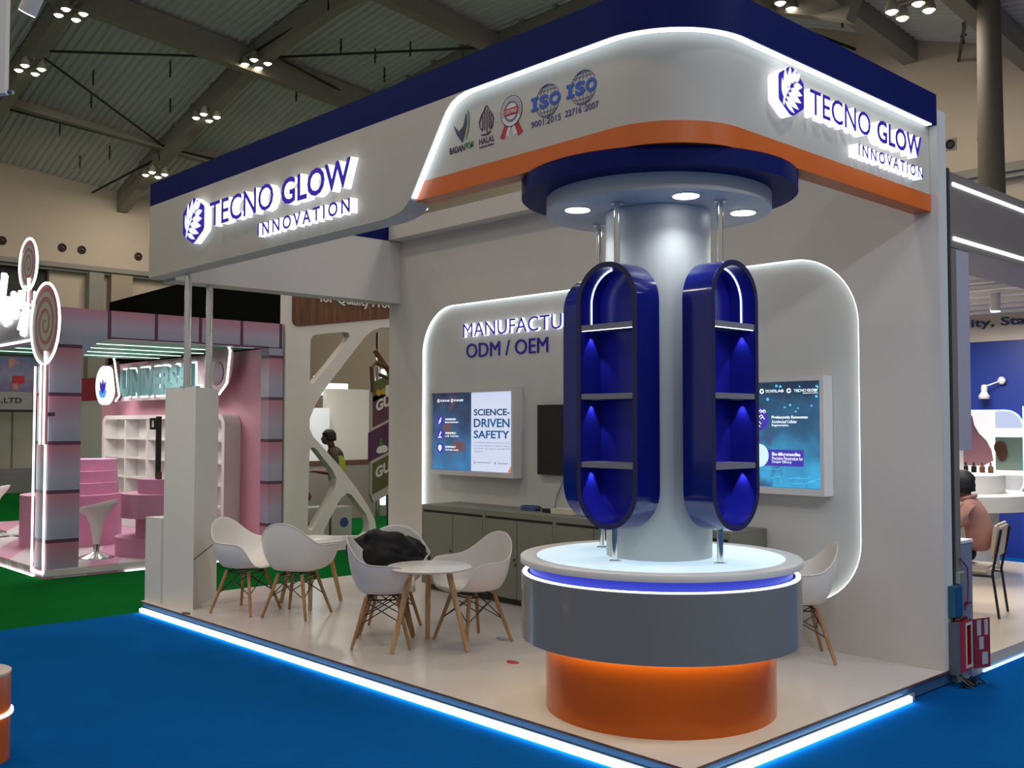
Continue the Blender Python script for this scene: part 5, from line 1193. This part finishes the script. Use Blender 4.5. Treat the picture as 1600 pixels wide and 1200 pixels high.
r = thing('bent_stand', (-11.3, 4.4, 0), 'dark brown bent frame standing inside the stall behind the lattice', 'frame')
m = MB(); m.box(-11.3, -11.2, 4.30, 4.38, 1.5, 2.9); m.tube([(-11.25, 4.34, 1.9), (-11.25, 4.20, 1.6), (-11.25, 4.2, 0.002)], .05, 4); m.build('frame_bar', M_brown, r)
m = MB(); m.tube([(-10.9, 6.0, 2.9), (-10.9, 6.6, 2.2)], .05, 4); m.build('frame_bar', M_brown, r)
for y, lab in ((4.75, 'chrome pole inside the stall behind the left lattice opening'), (6.15, 'chrome pole inside the stall by the poster board')):
    m = MB(); m.tube([(-11.0, y, 0.001), (-11.0, y, 3.2)], .045, 14); tag(m.build('steel_pole', M_chrome, None, smooth=True, origin=(-11.0, y, 0)), lab, 'pole', 'chrome poles in the stall')
# slanted poster board with printed packs
GX = -9.6
r = thing('poster_board', (GX, 5.6, 0), 'slanted board printed with chewing gum packs behind the lattice', 'poster board')
F2 = FX(GX)
m = MB(); m.prism([(5.02, .62), (5.08, .50), (6.4, 1.02), (6.4, 2.1), (5.02, 2.20)], F2, 0, -.05); m.build('board', mat('board_cream', (.50, .47, .40), .6), r)
m = MB(); m.tube([(GX, 5.05, 2.15), (GX, 5.02, 2.52), (GX, 5.1, 2.60), (GX, 6.3, 2.2)], .035, 6); m.tube([(GX, 5.15, 2.42), (GX, 6.3, 2.05)], .03, 5); m.build('brown_rim', M_brown, r)
packs = [((5.05, 1.62), .46, mat('pack_plum', (.10, .035, .06), .5)), ((5.43, 1.29), .46, mat('pack_slate', (.09, .09, .115), .5)), ((5.05, .62), .46, mat('pack_green', (.10, .115, .035), .5)), ((5.05, 2.0), .30, mat('pack_olive', (.12, .13, .035), .5)), ((4.97, 1.1), .44, mat('pack_violet', (.08, .02, .07), .5))]
for (u, v), h, mm in packs:
    sl = .42; wq = .62 if u > 5.0 else .40
    m = MB(); m.prism([(u, v), (u + wq, v + sl * wq), (u + wq, v + sl * wq + h), (u, v + h)], F2, .012, .001); pk = m.build('pack_print', mm, r)
    if h > .4 and u > 5.0:
        fn = (lambda uu, vv, d, u=u, sl=sl: Vector((GX + d, uu, vv + sl * (uu - u))))
        m = MB(); add_text(m, 'GUM', fn, u + .05, u + .46, v + h * .45, v + h * .82, .013, .017, .04, 0, 0); m.build('lettering', M_whiteS, pk)
        m = MB(); m.prism([(u + .28, v + .15), (u + .36, v + .24), (u + .42, v + .19), (u + .5, v + .28), (u + .52, v + .22)], F2, .016, .0125); m.build('red_mark', M_red, pk)
m = MB()
for (u, v) in ((5.15, 2.14), (5.24, 2.16)): m.prism(arc(u, v, .05, 0, 6, 12), F2, .016, .0125)
m.build('orange_slice', mat('slice_orange', (.55, .30, .02), .5), r)
m = MB(); m.prism(rrect(5.27, 5.45, 2.08, 2.26, .04, 4), F2, .017, .0125); m.prism(smooth_loop([(5.1, 1.22), (5.34, 1.25), (5.3, 1.36), (5.14, 1.34)], 1), F2, .017, .0125); m.build('gum_piece', M_whiteS, r)
m = MB(); m.prism(smooth_loop([(5.14, 1.34), (5.2, 1.5), (5.25, 1.34)], 1), F2, .018, .0125); m.prism(smooth_loop([(5.1, 2.26), (5.2, 2.34), (5.2, 2.24)], 1), F2, .018, .0125); m.build('mint_leaf', mat('mint_green', (.06, .16, .03), .5), r)
m = MB(); m.box(GX - .25, GX - .2, 5.5, 5.56, .0005, 1.2); m.box(GX - .25, GX - .2, 6.0, 6.06, .0005, 1.3); m.build('stand_leg', M_black, r)
# cartons
for k, (y0, y1, z1, x, lab) in enumerate(((3.40, 3.72, .44, -9.4, 'white carton left of its neighbour below the lattice'), (3.74, 4.14, .50, -9.35, 'white carton with a round blue mark below the lattice'), (4.16, 4.5, .49, -9.32, 'white carton with a small blue mark at the right below the lattice'))):
    rr = thing('carton', (x, (y0 + y1) / 2, 0), lab, 'box', 'white cartons behind the lattice')
    m = MB(); m.box(x - .3, x, y0, y1, .0005, z1); m.build('box_body', mat('carton_white', (.46, .46, .42), .6), rr)
    m = MB(); cy_ = (y0 + y1) / 2 + (.04 if k else -.1); R_ = .11 if k == 1 else .07; m.prism(arc(cy_, .27, R_, 0, 2 * PI * .97, 26), FX(x), .004, .0005); mk = m.build('blue_mark', mat('mark_blue', (.015, .06, .22), .5), rr)
    if k == 1:
        m = MB(); add_text(m, 'NT', FX(x), cy_ - .18, cy_ - .06, .24, .30, .0045, .008, .02, 0, 0); m.build('lettering', M_cabdark, mk)
# worker
WC = Vector((-10.2, 4.80, 0)); wf = Vector((-.56, -.83, 0)); ws = Vector((.83, -.56, 0))
def PW(f, s, z): return WC + wf * f + ws * s + Vector((0, 0, z))
r = thing('person', tuple(WC), 'standing man in a yellow safety vest seen through the lattice', 'person')
K = .93
V = [(PW(-.02, 0, .86 * K), .125), (PW(-.02, 0, 1.02 * K), (.13, .115)), (PW(.0, 0, 1.2 * K), (.15, .12)), (PW(.03, 0, 1.34 * K), (.13, .09)), (PW(.06, 0, 1.42 * K), .055), (PW(.08, 0, 1.47 * K), .05)]
Ed = [(0, 1), (1, 2), (2, 3), (3, 4), (4, 5)]
for sg in (-1, 1):
    i = len(V); V += [(PW(.02, sg * .19, 1.32 * K), .06), (PW(-.02, sg * .24, 1.10 * K), .048)]; Ed += [(3, i), (i, i + 1)]
skin_body('body', V, Ed, mat('shirt_taupe', (.085, .065, .055), .8), r)
V = []; Ed = []
for sg in (-1, 1):
    i = len(V); V += [(PW(-.02, sg * .24, 1.12 * K), .042), (PW(.06, sg * .23, 1.0 * K), .038), (PW(.28, sg * .14, 1.03 * K), .026)]; Ed += [(i, i + 1), (i + 1, i + 2)]
    hand(V, Ed, PW(.28, sg * .14, 1.03 * K), wf - ws * sg * .3, ws * sg, (0, 0, 1), i + 2)
    skin_body('forearm', V, Ed, M_skin, r); V = []; Ed = []
V = [(PW(-.02, 0, .80 * K), (.155, .145)), (PW(-.02, 0, 1.0 * K), (.155, .142)), (PW(.0, 0, 1.2 * K), (.175, .148)), (PW(.03, 0, 1.34 * K), (.14, .10))]
skin_body('safety_vest', V, [(0, 1), (1, 2), (2, 3)], mat('hi_vis_yellow', (.42, .50, .03), .6, noise=.1), r)
for sg in (-1, 1):
    V = [(PW(-.02, sg * .09, .84 * K), .10), (PW(.02, sg * .10, .45 * K), .068), (PW(-.03, sg * .10, .09), .05)]
    skin_body('trouser_leg', V, [(0, 1), (1, 2)], M_trou, r)
    m = MB(); m.obox(PW(.04, sg * .10, .04), wf * .13, ws * .045, (0, 0, .039)); bmesh.ops.bevel(m.bm, geom=m.bm.edges[:], offset=.02, segments=2, affect='EDGES'); m.build('shoe', M_black, r, smooth=True)
m = MB(); hd = PW(.11, 0, 1.585 * K); head(m, hd, wf, ws, .093); m.tube([PW(.06, 0, 1.42 * K), PW(.085, 0, 1.5 * K)], .05, 12); m.build('head', M_skin, r, smooth=True, angle=180)
m = MB(); hair(m, hd, wf, ws, .098, -.6); m.build('hair', M_hair, r, smooth=True, angle=180)
m = MB(); m.lathe([(0, 0), (.2, 0), (.23, .05), (.2, .12), (0, .14)], (-10.1, 4.05, .55), 24); m.lathe([(0, 0), (.18, 0), (.16, .03), (.03, .06), (.03, .549), (0, .549)], (-10.1, 4.05, .0005), 20)
tag(m.build('red_stool', mat('stool_red', (.16, .012, .02), .5), None, smooth=True, origin=(-10.1, 4.05, 0)), 'dark red round stool beside the man behind the lattice', 'stool')

# ================================================================== near things at the left picture edge
r = thing('white_signboard', (-3.0, -2.3, 3.3), 'edge of a white panel hanging at the top left picture corner', 'panel')
m = MB(); A = Vector((-2.481, -2.211, 0)); nn = Vector((-.72, -.69, 0)).normalized(); tt = Vector((-.36, .93, 0))
m.prism([(0, 3.31), (.9, 3.20), (.9, 4.6), (0, 4.6)], lambda u, v, d: A + Vector((-.685 * (u + .02) + .728 * d * -1, -.728 * (u + .02) + .685 * d, v)), 0, .04); m.build('panel', M_white, r)
m = MB(); m.tube([tuple(A + Vector((.0, .0, 3.315))), tuple(A + Vector((.02, .015, 3.31)))], .012, 6); m.build('bolt', M_chrome, r)
r = thing('cylinder_spotlight', (-2.95, -2.0, 4.0), 'white cylinder spotlight beside the panel at the top left corner', 'spotlight')
a = Vector((-2.94, -1.99, 3.915)); dr = Vector((.14, .06, .24)).normalized()
m = MB(); m.tube([a, a + dr * .26], .048, 24); m.build('housing', M_whiteS, r, smooth=True); m = MB(); m.tube([a - dr * .004, a - dr * .0005], .044, 24); m.build('lens', M_spot, r)
m = MB(); m.tube([a + dr * .2, a + Vector((-.1, 0, .35))], .012, 6); m.build('arm', M_black, r)
r = thing('orange_podium', (-2.78, -2.35, 0), 'orange round podium with a white light ring cut by the left picture edge', 'podium')
c = Vector((-2.568, -2.135, 0)) - Vector((.685, .728, 0)) * .2
m = MB(); m.lathe([(0, .001), (.2, .001), (.2, .425), (0, .425)], c, 56); m.build('drum', M_gorange, r, smooth=True)
m = MB(); m.lathe([(0, .4255), (.2, .4255), (.2, .435), (0, .435)], c, 56); m.build('top', mat('podium_top_tan', (.50, .36, .26), .4), r, smooth=True)
m = MB(); m.lathe([(.201, .225), (.212, .225), (.212, .24), (.201, .24), (.201, .225)], c, 56); m.build('light_ring', emi('ring_glow', (1, .9, .85), 2.5), r)

for o in list(bpy.data.objects):
    if '_o' in o: del o['_o']
